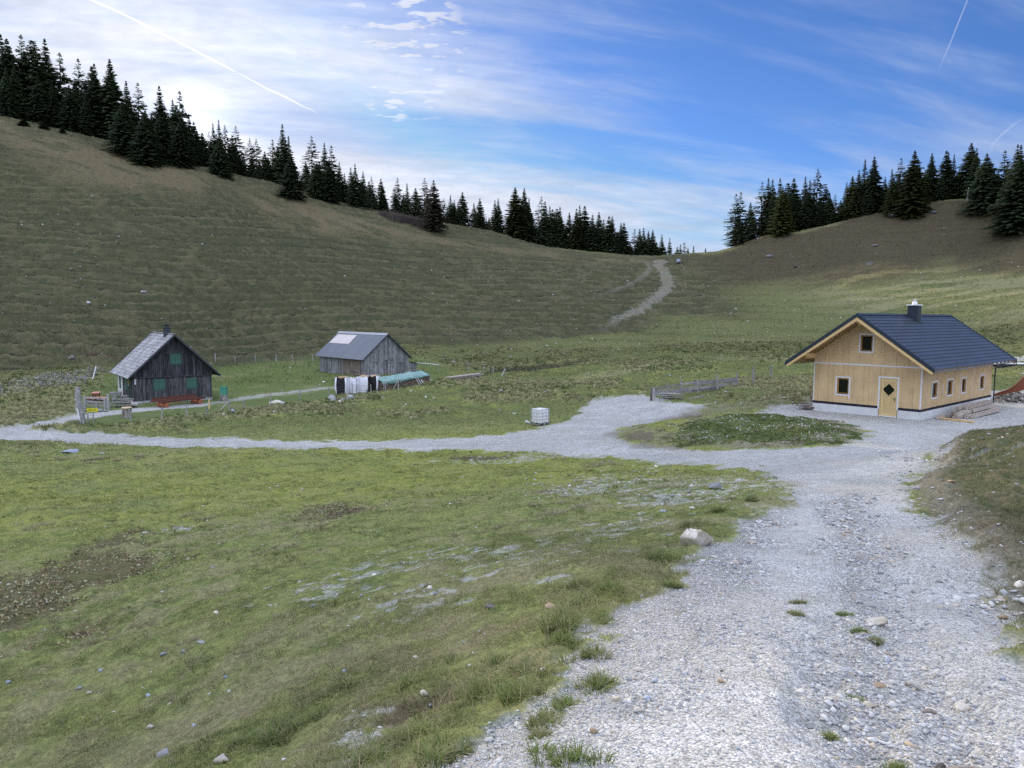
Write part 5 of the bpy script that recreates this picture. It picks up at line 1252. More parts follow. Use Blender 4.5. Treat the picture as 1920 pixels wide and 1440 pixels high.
rock(645, 757, 12, 'low flat stone wedged between the boulders below the firewood bags', M_ROCK, .5, name='boulder', cat='boulder', y0=40)
rock(519, 758, 30, 'pale tent shaped slab of rock behind the front wire fence', M_ROCKW, .45, name='boulder', cat='boulder', y0=40)
rock(421, 784.5, 10, 'round white rock in the dry tussocks in front of the fence brace', M_ROCKW, .8, y0=40); rock(437, 782, 13, 'bluish flat rock beside the round white rock in the tussocks', M_ROCKB, .6, y0=40); rock(403.5, 786, 5, 'tiny white stone left of the round white rock in the tussocks', M_ROCKW, .8, y0=40)
rock(135, 676, 17, 'grey rock outcrop sticking out of the slope above the hut terrace', M_ROCKH, .4, y0=60, sink=.4, el=1.4); rock(134, 720, 13, 'grey rock in the scree left of the leaning white board', M_ROCKH, .6, y0=50, sink=.35); rock(80, 784, 14, 'whitish rock on the verge just above the left gravel road', M_ROCKW, .6, y0=45)
rock(134, 850, 30, 'jagged grey rock just below the left gravel road', M_ROCKB, .5, y0=30); rock(193, 851, 14, 'flat pale rock right of the jagged rock below the road', M_ROCK, .3, y0=30)
rock(268, 550, 14, 'lone grey rock in the middle of the left hillside', M_ROCK, .7, y0=60); rock(324, 790, 10, 'bluish rock below the front wire fence near the road', M_ROCKB, .7, y0=40)
rock(1272, 494, 13, 'pointed blue grey boulder right of the saddle track', M_ROCKB, 1.0, name='boulder', cat='boulder', y0=80)
for i, (x, y, w, l) in enumerate([(1443, 482, 22, 'broad dark outcrop on the right hill below the leftmost spruces'), (1672, 407, 30, 'pale rock ledge under the greenish spruce on the right hill'), (1692, 409, 12, 'small block right of the pale rock ledge on the right hill'),
   (1752, 398, 26, 'cluster of grey rock on the right hill crest'), (1769, 430, 10, 'upper of two close grey blocks on the upper right hill'), (1770, 440, 9, 'lower of two close grey blocks on the upper right hill'), (1640, 461, 16, 'grey outcrop low on the upper right hill'), (1628, 497, 24, 'wide grey outcrop in the middle of the right hill'),
   (1428, 550, 9, 'left of two small blocks on the lower right hill'), (1463, 545, 8, 'right of two small blocks on the lower right hill'), (1492, 502, 14, 'grey rock in the left part of the right hill'), (1833, 402, 16, 'grey rock below the dead trunk on the crest')]): rock(x, y, w*.85, l, M_ROCKH, .55, el=1.5, y0=80, sink=.38, rz=i*.4)
for x, y, w, h, l, mt in [(1644, 1156, 46, 15, 'long flat pale slab in the washed out middle of the road', M_ROCKW), (1631, 1296, 30, 13, 'white flat stone in the middle of the road near the camera', M_ROCKW), (1813, 1289, 46, 15, 'broad pale slab on the right side of the road', M_ROCKW),
   (1342, 916, 30, 12, 'grey rock on the bare gravel patch left of the road', M_ROCK), (1297, 955, 13, 9, 'small round white stone above the largest boulder', M_ROCKW), (1244, 961, 13, 7, 'small dark and white stone left of the round white stone', M_ROCKB), (1231, 874, 14, 8, 'white stone at the road junction edge', M_ROCKW),
   (1031, 1146, 22, 9, 'tan flat stone in the grass left of the road', M_ROCKT), (922, 1144, 26, 8, 'dark flat stone in the grass left of the tan flat stone', M_ROCKD), (307, 1420, 26, 15, 'grey ridged rock in the grass at the lower left', M_ROCK), (416, 1438, 32, 14, 'white rock at the bottom edge of the grass', M_ROCKW),
   (407, 1154, 12, 9, 'round white stone in the middle of the left meadow', M_ROCKW), (308, 1227, 15, 9, 'blue white stone in the lower left meadow', M_ROCKB), (375, 1205, 19, 8, 'flat grey stone next to dry grass in the left meadow', M_ROCK), (1111, 1369, 24, 12, 'tan stone on the gravel edge near the bottom', M_ROCKT),
   (1158, 1316, 30, 14, 'pale tan stone beside the grass tuft on the gravel', M_ROCKW), (1211, 1308, 22, 10, 'blue grey stone pair in the gravel right of the tan stone', M_ROCKB), (1227, 1275, 18, 9, 'grey blue stone above the blue grey stones', M_ROCKB), (1195, 1256, 18, 9, 'pale stone above the gravel grass tuft', M_ROCKW), (847, 1318, 30, 12, 'tan crumbling rock beside the dark bare soil', M_ROCKT),
   (1353, 1270, 18, 9, 'brownish stone in the left wheel track', M_ROCKT), (1653, 1249, 26, 8, 'orange tan stone in the washed out strip', M_ROCKT), (1591, 1222, 38, 7, 'long low grey slab in the middle of the road', M_ROCK), (1733, 1225, 18, 7, 'grey white stone in the right wheel track', M_ROCKW), (1882, 1157, 18, 10, 'tan stone under the right bank', M_ROCKT), (1911, 1126, 22, 18, 'white block at the right edge under the bank', M_ROCKW),
   (1782, 919, 16, 6, 'orange tan stone lying on the right bank', M_ROCKT), (1631, 1127, 14, 8, 'rounded grey stone above the long flat slab', M_ROCK), (1690, 1160, 16, 8, 'grey stone right of the long flat slab', M_ROCK), (1749, 1279, 26, 9, 'pale yellow stone in the right part of the road', M_ROCKW), (1353, 1249, 9, 5, 'small dark stone in the left wheel track', M_ROCKD), (1804, 1428, 18, 8, 'pale yellow stone under the longest stick', M_ROCKW),
   (1667, 1208, 18, 8, 'blue grey stone in the washed out strip', M_ROCKB), (1853, 1141, 16, 8, 'grey stone at the foot of the bank', M_ROCK), (1292, 953-30, 8, 4, 'small stone on the verge above the round white stone', M_ROCK)]:
    rock(x, y, w, l, mt, hpx=h, name='stone', cat='stone', sink=.2)
for x, y, w in [(16,1284,11),(149,1291,14),(168,1297,12),(190,1258,10),(137,1184,9),(343,1219,11),(557,1118,9),(587,1139,12),(278,1304,15),(213,1333,10),(318,1321,11),(282,1366,17),(364,1364,14),(422,1278,12),(679,1121,9),(702,1079,11),(817,1118,9),(807,1107,15),(780,1230,13),(647,1258,13),(795,1297,18),(808,1300,10),(869,1203,8),(892,1031,8),(1255,1010,8),(992,984,8),(1010,1296,8)]:
    rock(x, y, w, 'small grey white stone lying loose in the meadow grass', M_ROCKB if (x % 3) else M_ROCKW, .6, name='stone', cat='stone', group='small loose stones in the meadow grass', sink=.2)
for x, y, w in [(1384,1393,12),(1347,1037,10),(1453,984,14),(1751,983,16),(1129,1373,12),(1270,1250,11),(1240,1230,9),(1320,1205,8),(1180,1275,10),(1255,1322,12),(1300,1330,9),(1700,1290,12),(1720,1335,10),(1660,1330,9),(1690,1385,11),(1880,1265,14),(1860,1330,12),(1610,1045,9),(1640,1090,10),(1560,1290,9),(1450,1180,8),(1420,1240,8),(1500,1380,9)]:
    rock(x, y, w, 'small grey pebble lying loose on the gravel road', M_ROCK if (x % 2) else M_ROCKB, .6, name='pebble', cat='pebble', group='small loose pebbles on the road', sink=.2)
# ------------------------------------------------------------------ spruces
def spruce_mat(name, col, col2):
    m, nt, b = newmat(name); v = node(nt, 'ShaderNodeAttribute', attribute_name='v').outputs['Fac']
    oi = node(nt, 'ShaderNodeObjectInfo')
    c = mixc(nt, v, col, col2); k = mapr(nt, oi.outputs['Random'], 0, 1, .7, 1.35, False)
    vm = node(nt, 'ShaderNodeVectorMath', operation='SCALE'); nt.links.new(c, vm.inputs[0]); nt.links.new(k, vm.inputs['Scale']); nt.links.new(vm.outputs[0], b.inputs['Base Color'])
    b.inputs['Roughness'].default_value = .8; b.inputs['Specular IOR Level'].default_value = .2
    tr = node(nt, 'ShaderNodeBsdfTranslucent'); nt.links.new(vm.outputs[0], tr.inputs[0]); mx = node(nt, 'ShaderNodeMixShader'); mx.inputs[0].default_value = .25
    out = [n for n in nt.nodes if n.type == 'OUTPUT_MATERIAL'][0]; nt.links.new(b.outputs[0], mx.inputs[1]); nt.links.new(tr.outputs[0], mx.inputs[2]); nt.links.new(mx.outputs[0], out.inputs[0]); return m
M_SPR = spruce_mat('spruce needles', (.022, .040, .023), (.062, .088, .042)); M_SPRG = spruce_mat('olive green needles', (.026, .042, .014), (.075, .088, .026))  # second needle colour is more olive than the first
M_SPRB = spruce_mat('brown spruce needles', (.026, .024, .018), (.055, .046, .032)); M_TRUNK = surf('spruce bark', (.07, .055, .048), .95, .2, (2, 2, 1), .4, .5)
def spruce_mesh(name, mat, seed, R=.20, sparse=0.0, skirt=.04, power=.85, dens=1.0, top=1.0, droop=.35, bare=0.0, lean=0.0):
    """unit height spruce: whorls of drooping branches carrying many small sprays of needles"""
    rr = np.random.default_rng(seed); H = 18.0; V = []; F = []; A = []; nv = 0; wh = int(36*dens); TV = []
    Rm = R*H*1.5
    for w in range(wh):
        t = skirt+(1-skirt)*(w+rr.uniform(-.3, .3))/wh; t = min(max(t, skirt), .985)
        z = t*H; L = Rm*.95*min(1.0, 1.22*((1-t)/(1-skirt))**(power+.22))*rr.uniform(.84, 1.12)+.05
        if t < .16: L *= .75+1.6*t
        nb = int(rr.integers(9, 13)*(1-sparse*.35))
        for b in range(nb):
            if rr.random() < sparse*.35: continue
            az = 2*math.pi*(b+rr.uniform(-.35, .35))/nb+w*1.9; l = L*rr.uniform(.60, 1.10)*(1.18 if rr.random() < .12 else 1); z = t*H+rr.uniform(-.30, .30)*(1-t*.6)
            up = .30*(t-.25); dr = droop*(1-t)*.9
            ns = max(3, int(l/.24)); ca, sa = math.cos(az), math.sin(az)
            for k in range(ns):
                q = (k+rr.uniform(.2, .9))/ns
                if q < bare: continue
                r = q*l; zz = z+r*(up-dr*q*(1.5-.8*q)); sw = (.55+.5*math.sin(math.pi*min(q, .9)))*.85*min(1.12, .16+.42*l)*(1-.2*sparse)
                cx, cy = ca*r, sa*r
                for side in (-1, 1):
                    if rr.random() < sparse*.4: continue
                    a2 = az+side*rr.uniform(.45, 1.1); s2 = sw*rr.uniform(.6, 1.2); hang = rr.uniform(.15, .55)*s2
                    ex, ey = cx+math.cos(a2)*s2, cy+math.sin(a2)*s2; wx, wy = -math.sin(a2)*.30*s2, math.cos(a2)*.30*s2; wid = rr.uniform(.7, 1.4)
                    V += [(cx-wx*wid, cy-wy*wid, zz+rr.uniform(-.03, .05)), (cx+wx*wid, cy+wy*wid, zz-.12*s2-rr.uniform(.05, .25)), (ex, ey, zz-hang)]; F.append((nv, nv+1, nv+2)); 
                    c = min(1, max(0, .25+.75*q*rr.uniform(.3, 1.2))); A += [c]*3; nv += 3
                if rr.random() > sparse*.5:
                    s2 = sw*.9; V += [(cx-sa*.22, cy+ca*.22, zz-.05), (cx+sa*.22, cy-ca*.22, zz+.02), (cx+ca*s2*.8, cy+sa*s2*.8, zz-.55*s2)]; F.append((nv, nv+1, nv+2)); A += [.3]*3; nv += 3
            e = l*1.0; TV.append(((0, 0, z-.02), (ca*e, sa*e, z+e*(up-dr*.7)), .035*(1-t)+.008))
    # leader
    for k in range(14):
        z = H*(.955+.045*k/14); a = k*2.4; s2 = .28*(1-k/15); V += [(0, 0, z+.08), (math.cos(a)*s2, math.sin(a)*s2, z), (math.cos(a+.7)*s2*.6, math.sin(a+.7)*s2*.6, z-.1)]; F.append((nv, nv+1, nv+2)); A += [.8]*3; nv += 3
    V = np.array(V); 
    if top < 1: V[:, 2] = np.where(V[:, 2] > H*top, H*top+(V[:, 2]-H*top)*.15, V[:, 2])
    V[:, 0] += lean*V[:, 2]
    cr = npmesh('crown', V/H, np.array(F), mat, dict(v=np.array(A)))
    m = MB(); m.tube([(0, 0, -.06), (0, 0, .0), (.0+lean*.5, 0, .5), (lean*.97, 0, .985*top)], [.0135, .012, .0075, .0012], 7, .5)
    for a, b_, r in TV[::1 if sparse > .4 else 3]:
        if a[2] > H*top: continue
        a = Vector(a)/H; b_ = Vector(b_)/H; a.x += lean*a.z; b_.x += lean*b_.z; m.beam(a, b_, r*1.2/H, r*1.2/H, .4, taper=.4)
    tk = m.build('trunk', M_TRUNK, None); return cr, tk
KINDS = {
 'D': ('dense dark spruce', [spruce_mesh('crown', M_SPR, 1, .185), spruce_mesh('crown', M_SPR, 2, .165, .1), spruce_mesh('crown', M_SPR, 3, .20, .05, power=.75)]),
 'W': ('broad low-branched spruce', [spruce_mesh('crown', M_SPR, 4, .27, 0, .02, .7, 1.25), spruce_mesh('crown', M_SPR, 5, .25, 0, .03, .8, 1.25)]),
 'S': ('thin see-through spruce', [spruce_mesh('crown', M_SPR, 6, .17, .75, .10, .7, .85, bare=.15), spruce_mesh('crown', M_SPR, 7, .20, .85, .12, .75, .8, bare=.2)]),
 'N': ('slender pointed spruce', [spruce_mesh('crown', M_SPR, 8, .135, .25, .05, .8), spruce_mesh('crown', M_SPR, 9, .125, .35, .08, .9)]),
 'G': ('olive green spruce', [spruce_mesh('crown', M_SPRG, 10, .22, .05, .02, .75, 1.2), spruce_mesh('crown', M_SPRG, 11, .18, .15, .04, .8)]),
 'T': ('blunt topped spruce', [spruce_mesh('crown', M_SPR, 12, .20, .2, .05, .6, top=.93), spruce_mesh('crown', M_SPR, 13, .18, .35, .08, .6, top=.95)]),
 'B': ('brownish dying spruce', [spruce_mesh('crown', M_SPRB, 14, .21, .3, .07, .8)]),
}
_proto_used = set()
def tree(kind, tx, ty, base=None, Y=None, label='', group='', wide=1.0):
    if base: g = gpoint(tx, base, 80); Y = g[1]
    top = at(tx, ty, Y); x, y = float(top[0]), float(top[1]); z = hz(x, y); h = max(float(top[2])-z, 2.0)
    desc, meshes = KINDS[kind]; cr, tk = meshes[random.randrange(len(meshes))]
    T = thing('spruce_tree', label, 'tree', (x, y, z), random.uniform(0, 6.28), group)
    if cr.name not in _proto_used: _proto_used.add(cr.name); c, t = cr, tk
    else:
        c = cr.copy(); t = tk.copy(); COL.objects.link(c); COL.objects.link(t)
    c.parent = T; t.parent = T; w = h*wide*random.uniform(.92, 1.08)
    for o in (c, t): o.scale = (w, w, h)
    return T
_LX = [(-200,183),(0,186),(110,190),(200,192),(340,193),(400,200),(471,205),(585,212),(665,213),(717,219),(846,224),(967,229),(1015,232),(1100,236),(1200,242),(1256,248),(1330,285)]
_RX = [(1360,222),(1431,221),(1527,222),(1620,217),(1714,210),(1813,208),(1846,200),(1901,186),(2000,176),(2200,165)]
def lineY(L, px): return float(np.interp(px, [a for a, _ in L], [b for _, b in L]))
# kind, tip x, tip y, 'b' base y seen or a number of metres behind the edge of the wood
LEFT = [('D',-40,60,5),('D',1,62,6),('D',12,70,3),('D',25,120,0),('S',38.5,62,5),('T',59,69,4),('D',83,70,6),('D',70,140,0),('D',10,123,-2),('S',111,96,6),('D',97,150,1),('S',146,107,7),('D',129,158,0),('D',171,122,6),('D',176,117,3),('D',160,175,0),('D',205,108,4),('D',196,165,8),
 ('W',228,190,'b',290),('N',236,150,6),('W',272,205,'b',308),('S',258,153,7),('D',298,159,5),('W',300,215,'b',303),('N',323,185,5),('S',336,168,4),('W',338,225,'b',312),('N',354,212,4),('D',363,227,6),('D',345,250,2),
 ('S',391,246,5),('N',399,229,6),('N',409.6,223,7),('S',421,233,5),('W',411,258,'b',330),('S',441.5,234.5,7),('D',447,290,5),('S',468,258,6),('S',480,259,5),('D',496,283,3),('D',487,300,6),('S',510.5,260,5),('D',529,231,3),('N',540.6,253,5),('W',545,290,'b',371),
 ('S',584,253,4),('N',608,266.5,3),('S',621,271,4),('N',636,303,4),('W',594,305,'b',372),('W',617,310,'b',379),('D',632,325,1),('N',657.5,313,4),('D',665.5,306,'b',389),('N',680.5,320,3),('S',696,330,'b',396),('D',714,334,3),('S',738.5,351,4),('S',745,332,3),('N',763,342,1),('S',796,332,3),('B',813,335.5,'b',434),
 ('S',832,371,4),('N',844.5,364,2),('N',852,374,4),('D',867,359,2),('D',899.7,371,2),('N',912,406,3),('N',928,374,3),('D',934,371,1),('G',966,350,1),('D',983,351,2),('N',992,369.5,3)]
LEFT2 = [('S',1015,367,2),('D',1022,376,4),('N',1031,385.5,4),('D',1036,391,3),('T',1044,386.6,5),('D',1050,387,4),('D',1067.5,397,6),('G',1081,390,1),('N',1087,384,4),('D',1096.5,384.5,4),('D',1111,401.5,0),('D',1123,396,3),('D',1132,410,5),('D',1142,404,1),('D',1148,404,3),
 ('D',1164.6,416.5,2),('D',1170,416.5,0),('S',1190,428,5),('D',1199.5,428,2),('D',1207,425.7,0),('D',1216,432,3),('D',1224,430,1),('D',1241,438,1),('N',1256,445,1)]
FAR = [('N',1276,457,3),('S',1283,453.4,5),('D',1290,463.5,4),('N',1300.5,460,6),('N',1323,463.5,6),('N',1332,470,8),('D',1270,462,0)]
RIGHT = [('S',1380.6,362,1),('S',1389.5,358,'b',460),('S',1429.5,339.5,4),('N',1441,332.5,5),('N',1449,335,6),('D',1452,352,2),('D',1463,333,6),('G',1468,350,'b',441),('T',1478,339,7),('D',1489,332.5,5),('D',1482,356,1),('D',1500,365,3),('N',1510.6,330,4),('N',1519,336,6),('D',1515,352,0),('S',1534,314.5,5),('T',1549,346.6,5),('D',1556,360,1),('S',1566,364,4),('D',1540,375,0),
 ('N',1588,341,4),('G',1599,329,3),('G',1611,318,1),('N',1622.5,297,5),('D',1640,291.4,2),('D',1630,340,0),('N',1673,315.6,7),('S',1690,295,5),('G',1676,326,'b',402),('D',1660,330,8),('G',1716,281,'b',404),('D',1706,320,4),('D',1748,285.6,4),('D',1735,318,7),('D',1775,281,5),('N',1779,283.6,7),('N',1789.5,288,4),('D',1765,320,2),('G',1821.6,267,6),('D',1832,276,4),('D',1805,315,3),('W',1851,286.7,'b',398),('D',1838,320,8),('S',1885,280,7),('D',1872,320,5),('G',1909,269,3),('W',1915,290,'b',432),('N',1915,270,8),('D',1940,262,4),('D',1965,280,2),('D',1990,270,6)]
def plant(rows, L, where, group, fill):
    rows = sorted(rows, key=lambda r: r[1]); n = 0
    ordn = lambda k: str(k)+('th' if 10 <= k % 100 <= 20 else {1: 'st', 2: 'nd', 3: 'rd'}.get(k % 10, 'th'))
    for r in rows:
        if 0 <= r[1] <= 1920: n += 1
        lab = '%s, %s tip from left %s' % (KINDS[r[0]][0], ordn(max(n, 1)), where)
        if r[3] == 'b': tree(r[0], r[1], r[2], base=r[4], label=lab, group=group)
        else: tree(r[0], r[1], r[2], Y=lineY(L, r[1])+r[3], label=lab, group=group)
    if fill:
        k = 0
        for a, b in zip(rows[:-1], rows[1:]):
            if b[1]-a[1] > 45: continue
            for rep_ in range(fill+(1 if a[1] < 380 else 0)):
                px = a[1]+(b[1]-a[1])*random.uniform(.2, .8); Y = lineY(L, px)+random.uniform(5, 16); g = at(px, 500, Y); zb = float(base_h(np.array([g[0]]), np.array([g[1]]))[0]); q = proj((g[0], g[1], zb))
                ty = (a[2]+b[2])/2; ty = ty+(q[1]-ty)*random.uniform(.14, .42); k += 1
                tree('D', px, ty, Y=Y, label='shorter dark spruce hidden in the second row %s' % where, group='second row '+group, wide=1.25)
plant(LEFT, _LX, 'along left ridge', 'spruces on the left ridge', 1)
plant(LEFT2, _LX, 'in the saddle belt', 'spruces in the belt left of the saddle', 2)
plant(FAR, _LX, 'far behind the saddle', 'distant spruces behind the saddle', 0)
plant(RIGHT, _RX, 'on right hill', 'spruces on the right hill', 1)
for cr, tk in [p for k in KINDS.values() for p in k[1]]:
    if cr.name not in _proto_used: bpy.data.objects.remove(cr); bpy.data.objects.remove(tk)
# bare thicket on the left ridge, small bushes on the slope
def thicket(px, py, w, h, label, n=260, mat=None):
    c = G(px, py, 80); T = thing('bush', label, 'bush', c); m = MB(); rr = random.Random(int(px))
    for i in range(n):
        u = rr.uniform(-.5, .5)*w; x = u; y = rr.uniform(-.5, .5)*w*.35; z = hz(c.x+x, c.y+y)-c.z; hh = h*rr.uniform(.4, 1)*(1-(2*u/w)**2*.5)
        a = rr.uniform(0, 6.28); p = Vector((x, y, z)); q = p+Vector((math.cos(a)*hh*.3, math.sin(a)*hh*.3, hh*.6)); e = q+Vector((math.cos(a+.6)*hh*.35, math.sin(a+.6)*hh*.2, hh*.4))
        m.tube([p, q, e], [.05, .035, .012], 4)
        for _ in range(3): a = rr.uniform(0, 6.28); m.tube([q, q+Vector((math.cos(a)*hh*.4, math.sin(a)*hh*.3, hh*.35))], [.025, .01], 3)
    m.build('twigs', mat or M_TWIG, T)
M_TWIG = surf('bare purple brown twigs', (.075, .06, .062), .9, .3, (2, 2, 2), .2, 0)
thicket(752, 416, 11, 2.6, 'bare purple brown thicket on the crest, left part, under the left ridge spruces'); thicket(785, 424, 9, 2.6, 'bare purple brown thicket directly left of the brownish dying spruce')
for px, py, h, l in [(44, 236, 1.6, 'low dark bush at the upper edge of the left slope, leftmost'), (82, 243, 1.5, 'low dark bush on the left slope right of the leftmost one'), (117, 250, 1.0, 'smallest of the three dark bushes under the left trees')]:
    c = G(px, py, 80); cr, tk = KINDS['W'][1][0]; T = thing('bush', l, 'bush', c); o = cr.copy(); COL.objects.link(o); o.parent = T; o.scale = (h*2.6, h*2.2, h*1.0); o.name = 'foliage'

# ------------------------------------------------------------------ contrails: long thin vapour tubes high in the sky
def vapmat():
    m, nt, b = newmat('vapour'); nt.nodes.remove(b); tc = node(nt, 'ShaderNodeTexCoord'); v = node(nt, 'ShaderNodeAttribute', attribute_name='v').outputs['Fac']
    d = node(nt, 'ShaderNodeBsdfDiffuse'); d.inputs[0].default_value = (.95, .95, .95, 1); tl = node(nt, 'ShaderNodeBsdfTranslucent'); tl.inputs[0].default_value = (.95, .95, .95, 1); ad = node(nt, 'ShaderNodeMixShader'); ad.inputs[0].default_value = .6
    nt.links.new(d.outputs[0], ad.inputs[1]); nt.links.new(tl.outputs[0], ad.inputs[2]); tr = node(nt, 'ShaderNodeBsdfTransparent'); mx = node(nt, 'ShaderNodeMixShader')
    lw = node(nt, 'ShaderNodeLayerWeight'); lw.inputs[0].default_value = .5; n1 = noise(nt, tc.outputs['Object'], .004, 2, .5)
    f = mth(nt, 'MULTIPLY', mth(nt, 'MULTIPLY', v, mth(nt, 'POWER', mth(nt, 'SUBTRACT', 1.0, lw.outputs['Facing']), 1.3)), mapr(nt, n1, .3, .6, .8, 1.0, False), clamp=True)
    nt.links.new(f, mx.inputs[0]); nt.links.new(tr.outputs[0], mx.inputs[1]); nt.links.new(ad.outputs[0], mx.inputs[2]); out = [n for n in nt.nodes if n.type == 'OUTPUT_MATERIAL'][0]; nt.links.new(mx.outputs[0], out.inputs[0]); return m
M_VAP = vapmat()
def contrail(pts, label, Y=9000):
    P = [Vector(at(px, py, Y)) for px, py, w, a in pts]; c = P[0]; m = MB(); n = 10; vs = []; va = []
    for i, p in enumerate(P):
        r = pts[i][2]/2/CF*Y; d = (P[min(i+1, len(P)-1)]-P[max(i-1, 0)]).normalized(); u = Vector((0, 1, 0)); s_ = d.cross(u).normalized(); u = s_.cross(d)
        for k in range(n): a = 2*math.pi*k/n; vs.append(p-c+s_*(r*math.cos(a))+u*(r*math.sin(a))); va.append(pts[i][3])
    fs = [(i*n+k, i*n+(k+1) % n, (i+1)*n+(k+1) % n, (i+1)*n+k) for i in range(len(P)-1) for k in range(n)]; m.add(vs, fs, 0); m.a = va
    o = m.build('contrail', M_VAP, None, True); o.location = c; o.visible_shadow = True; tag(o, label, 'contrail')
contrail([(150, -10, 4.6, .55), (230, 26, 4.6, .6), (330, 76, 4.4, .6), (400, 113, 4, .55), (435, 131, 3.4, .4), (442, 135, 3, .08), (462, 145, 3, .3), (500, 166, 3.2, .5), (540, 184, 3.6, .45), (565, 198, 3.4, .3), (580, 204, 3, .15), (597, 213, 3, .04)], 'long white contrail sloping down across the bright upper left sky')
contrail([(1818, -10, 3, .10), (1800, 35, 3, .12), (1782, 80, 3, .10), (1768, 112, 2.5, .06), (1760, 132, 2.5, .01)], 'thin faint contrail high in the blue at the upper right')
contrail([(1918, 222, 5, .02), (1895, 238, 6, .055), (1875, 256, 6, .05), (1862, 270, 6, .035), (1853, 292, 5, .008)], 'short curved contrail low above the right hill')
# ------------------------------------------------------------------ grass, tussocks, stones and leaves
def grassmat():
    m, nt, b = newmat('grass blades'); c = node(nt, 'ShaderNodeAttribute', attribute_name='col').outputs['Color']; nt.links.new(c, b.inputs['Base Color']); b.inputs['Roughness'].default_value = .75; b.inputs['Specular IOR Level'].default_value = .2
    tr = node(nt, 'ShaderNodeBsdfTranslucent'); nt.links.new(c, tr.inputs[0]); mx = node(nt, 'ShaderNodeMixShader'); mx.inputs[0].default_value = .3
    out = [n for n in nt.nodes if n.type == 'OUTPUT_MATERIAL'][0]; nt.links.new(b.outputs[0], mx.inputs[1]); nt.links.new(tr.outputs[0], mx.inputs[2]); nt.links.new(mx.outputs[0], out.inputs[0]); return m
M_BLADE = grassmat()
def blades(name, x, y, z, h, w, lean, az, col, tip, kind='stuff', split=True):
    """each blade: two stacked pieces bending over; w is its width, lean how far the tip leans out"""
    n = len(x); ca, sa = np.cos(az), np.sin(az); f = RNG.uniform(0, 6.28, n); wx, wy = np.cos(f)*w/2, np.sin(f)*w/2
    m_ = .5; b = np.stack([x, y, z-.01], 1); mid = b+np.stack([ca*lean*.3, sa*lean*.3, h*.6], 1); top = b+np.stack([ca*lean, sa*lean, h*(1-.25*np.clip(lean/np.maximum(h, 1e-3), 0, 2))], 1)
    W = np.stack([wx, wy, np.zeros(n)], 1)
    if split:
        V = np.stack([b-W, b+W, mid+W*.8, mid-W*.8, top], 1).reshape(-1, 3); i = np.arange(n)*5
        F = [np.stack([i, i+1, i+2, i+3], 1), np.stack([i+3, i+2, i+4], 1)]; C = np.stack([col*.75, col*.75, (col+tip)/2, (col+tip)/2, tip], 1).reshape(-1, 3)
    else:
        V = np.stack([b-W, b+W, top], 1).reshape(-1, 3); i = np.arange(n)*3; F = [np.stack([i, i+1, i+2], 1)]; C = np.stack([col*.8, col*.8, tip], 1).reshape(-1, 3)
    o = npmesh(name, V, F, M_BLADE, dict(col=np.clip(C, 0, 1))); return tag(o, kind='stuff') if kind else o
def sector(n, r0, r1, a0=-37, a1=37, p=1.0):
    """random places, denser near the camera as the picture needs"""
    r = np.exp(RNG.uniform(math.log(r0), math.log(r1), n)) if p == 0 else (RNG.uniform(r0**p, r1**p, n))**(1/p); a = np.radians(RNG.uniform(a0, a1, n)); return r*np.sin(a), r*np.cos(a)
def cols(x, y, m):
    return colour(x, y, m)
def lay(n, r0, r1, p, keep, hfun, wid, lean, name, gain=1.0, split=True, tipk=1.25, a0=-37, a1=37, drytip=.35):
    x, y = sector(n, r0, r1, a0, a1, p); zb = base_h(x, y); m = masks(x, y); dz = detail(x, y, zb, m); k = RNG.random(n) < keep(x, y, m)
    x, y, zb, dz = x[k], y[k], zb[k], dz[k]; m = {q: (v[k] if isinstance(v, np.ndarray) else v) for q, v in m.items()}; c = cols(x, y, m)
    g = m['gravel'][:, None]; c = c*(1-g)+np.array(A_GRASS)*g; N = len(x); c = c*RNG.uniform(.75, 1.25, (N, 1))*gain; dry = (RNG.random(N) < drytip)[:, None]; tip = np.where(dry, np.array(A_STRAW)*.95, c*tipk)
    h = hfun(x, y, m)*RNG.uniform(.6, 1.3, N); R = np.hypot(x, y); w = wid*np.maximum(1, R/9)
    blades(name, x, y, zb+dz, h, w*RNG.uniform(.7, 1.3, N), h*RNG.uniform(.2, lean, N), RNG.uniform(0, 6.28, N), c, tip, split=split)
def g_keep(x, y, m):
    k = (1-np.clip((m['gravel']-.35*m['spot'])*1.15, 0, 1))*(1-.9*m['leaf'])*(1-.75*m['bare']); fr = sm(m['sd'], -.25, .6); return np.clip(k, 0, 1)*(.25+.75*fr)
def h_near(x, y, m): return .020+.024*sm(fbm(x*1.3, y*1.3, 301, 3), .42, .68)+.03*sm(m['sd'], 1.6, .2)*sm(fbm(x*2.1, y*2.1, 303, 2), .45, .65)+.02*sm(x-1-.44*y, 0, 1)
lay(430000, 2.2, 13, 1.0, g_keep, h_near, .0045, 1.6, 'grass', 1.05)
lay(300000, 13, 46, 1.0, g_keep, lambda x, y, m: .035+.05*sm(fbm(x*.9, y*.9, 305, 3), .45, .7), .007, 1.5, 'grass', 1.05, split=False)
lay(170000, 46, 125, 1.0, lambda x, y, m: g_keep(x, y, m)*(1-.5*m['lawn']), lambda x, y, m: (.10+.20*sm(m['pn'], .35, .6)*m['tz']*m['tus'])*(1-.6*m['lawn']), .010, 1.4, 'grass', 1.0, split=False)
lay(190000, 85, 235, 1.0, lambda x, y, m: (1-m['track'])*(1-.6*m['tan'])*(.25+.75*sm(m['step'], .35, .8)), lambda x, y, m: .16+.16*sm(fbm(x*.5, y*.5, 307, 3), .4, .65), .0075, 1.3, 'hill_grass', 1.0, split=False)
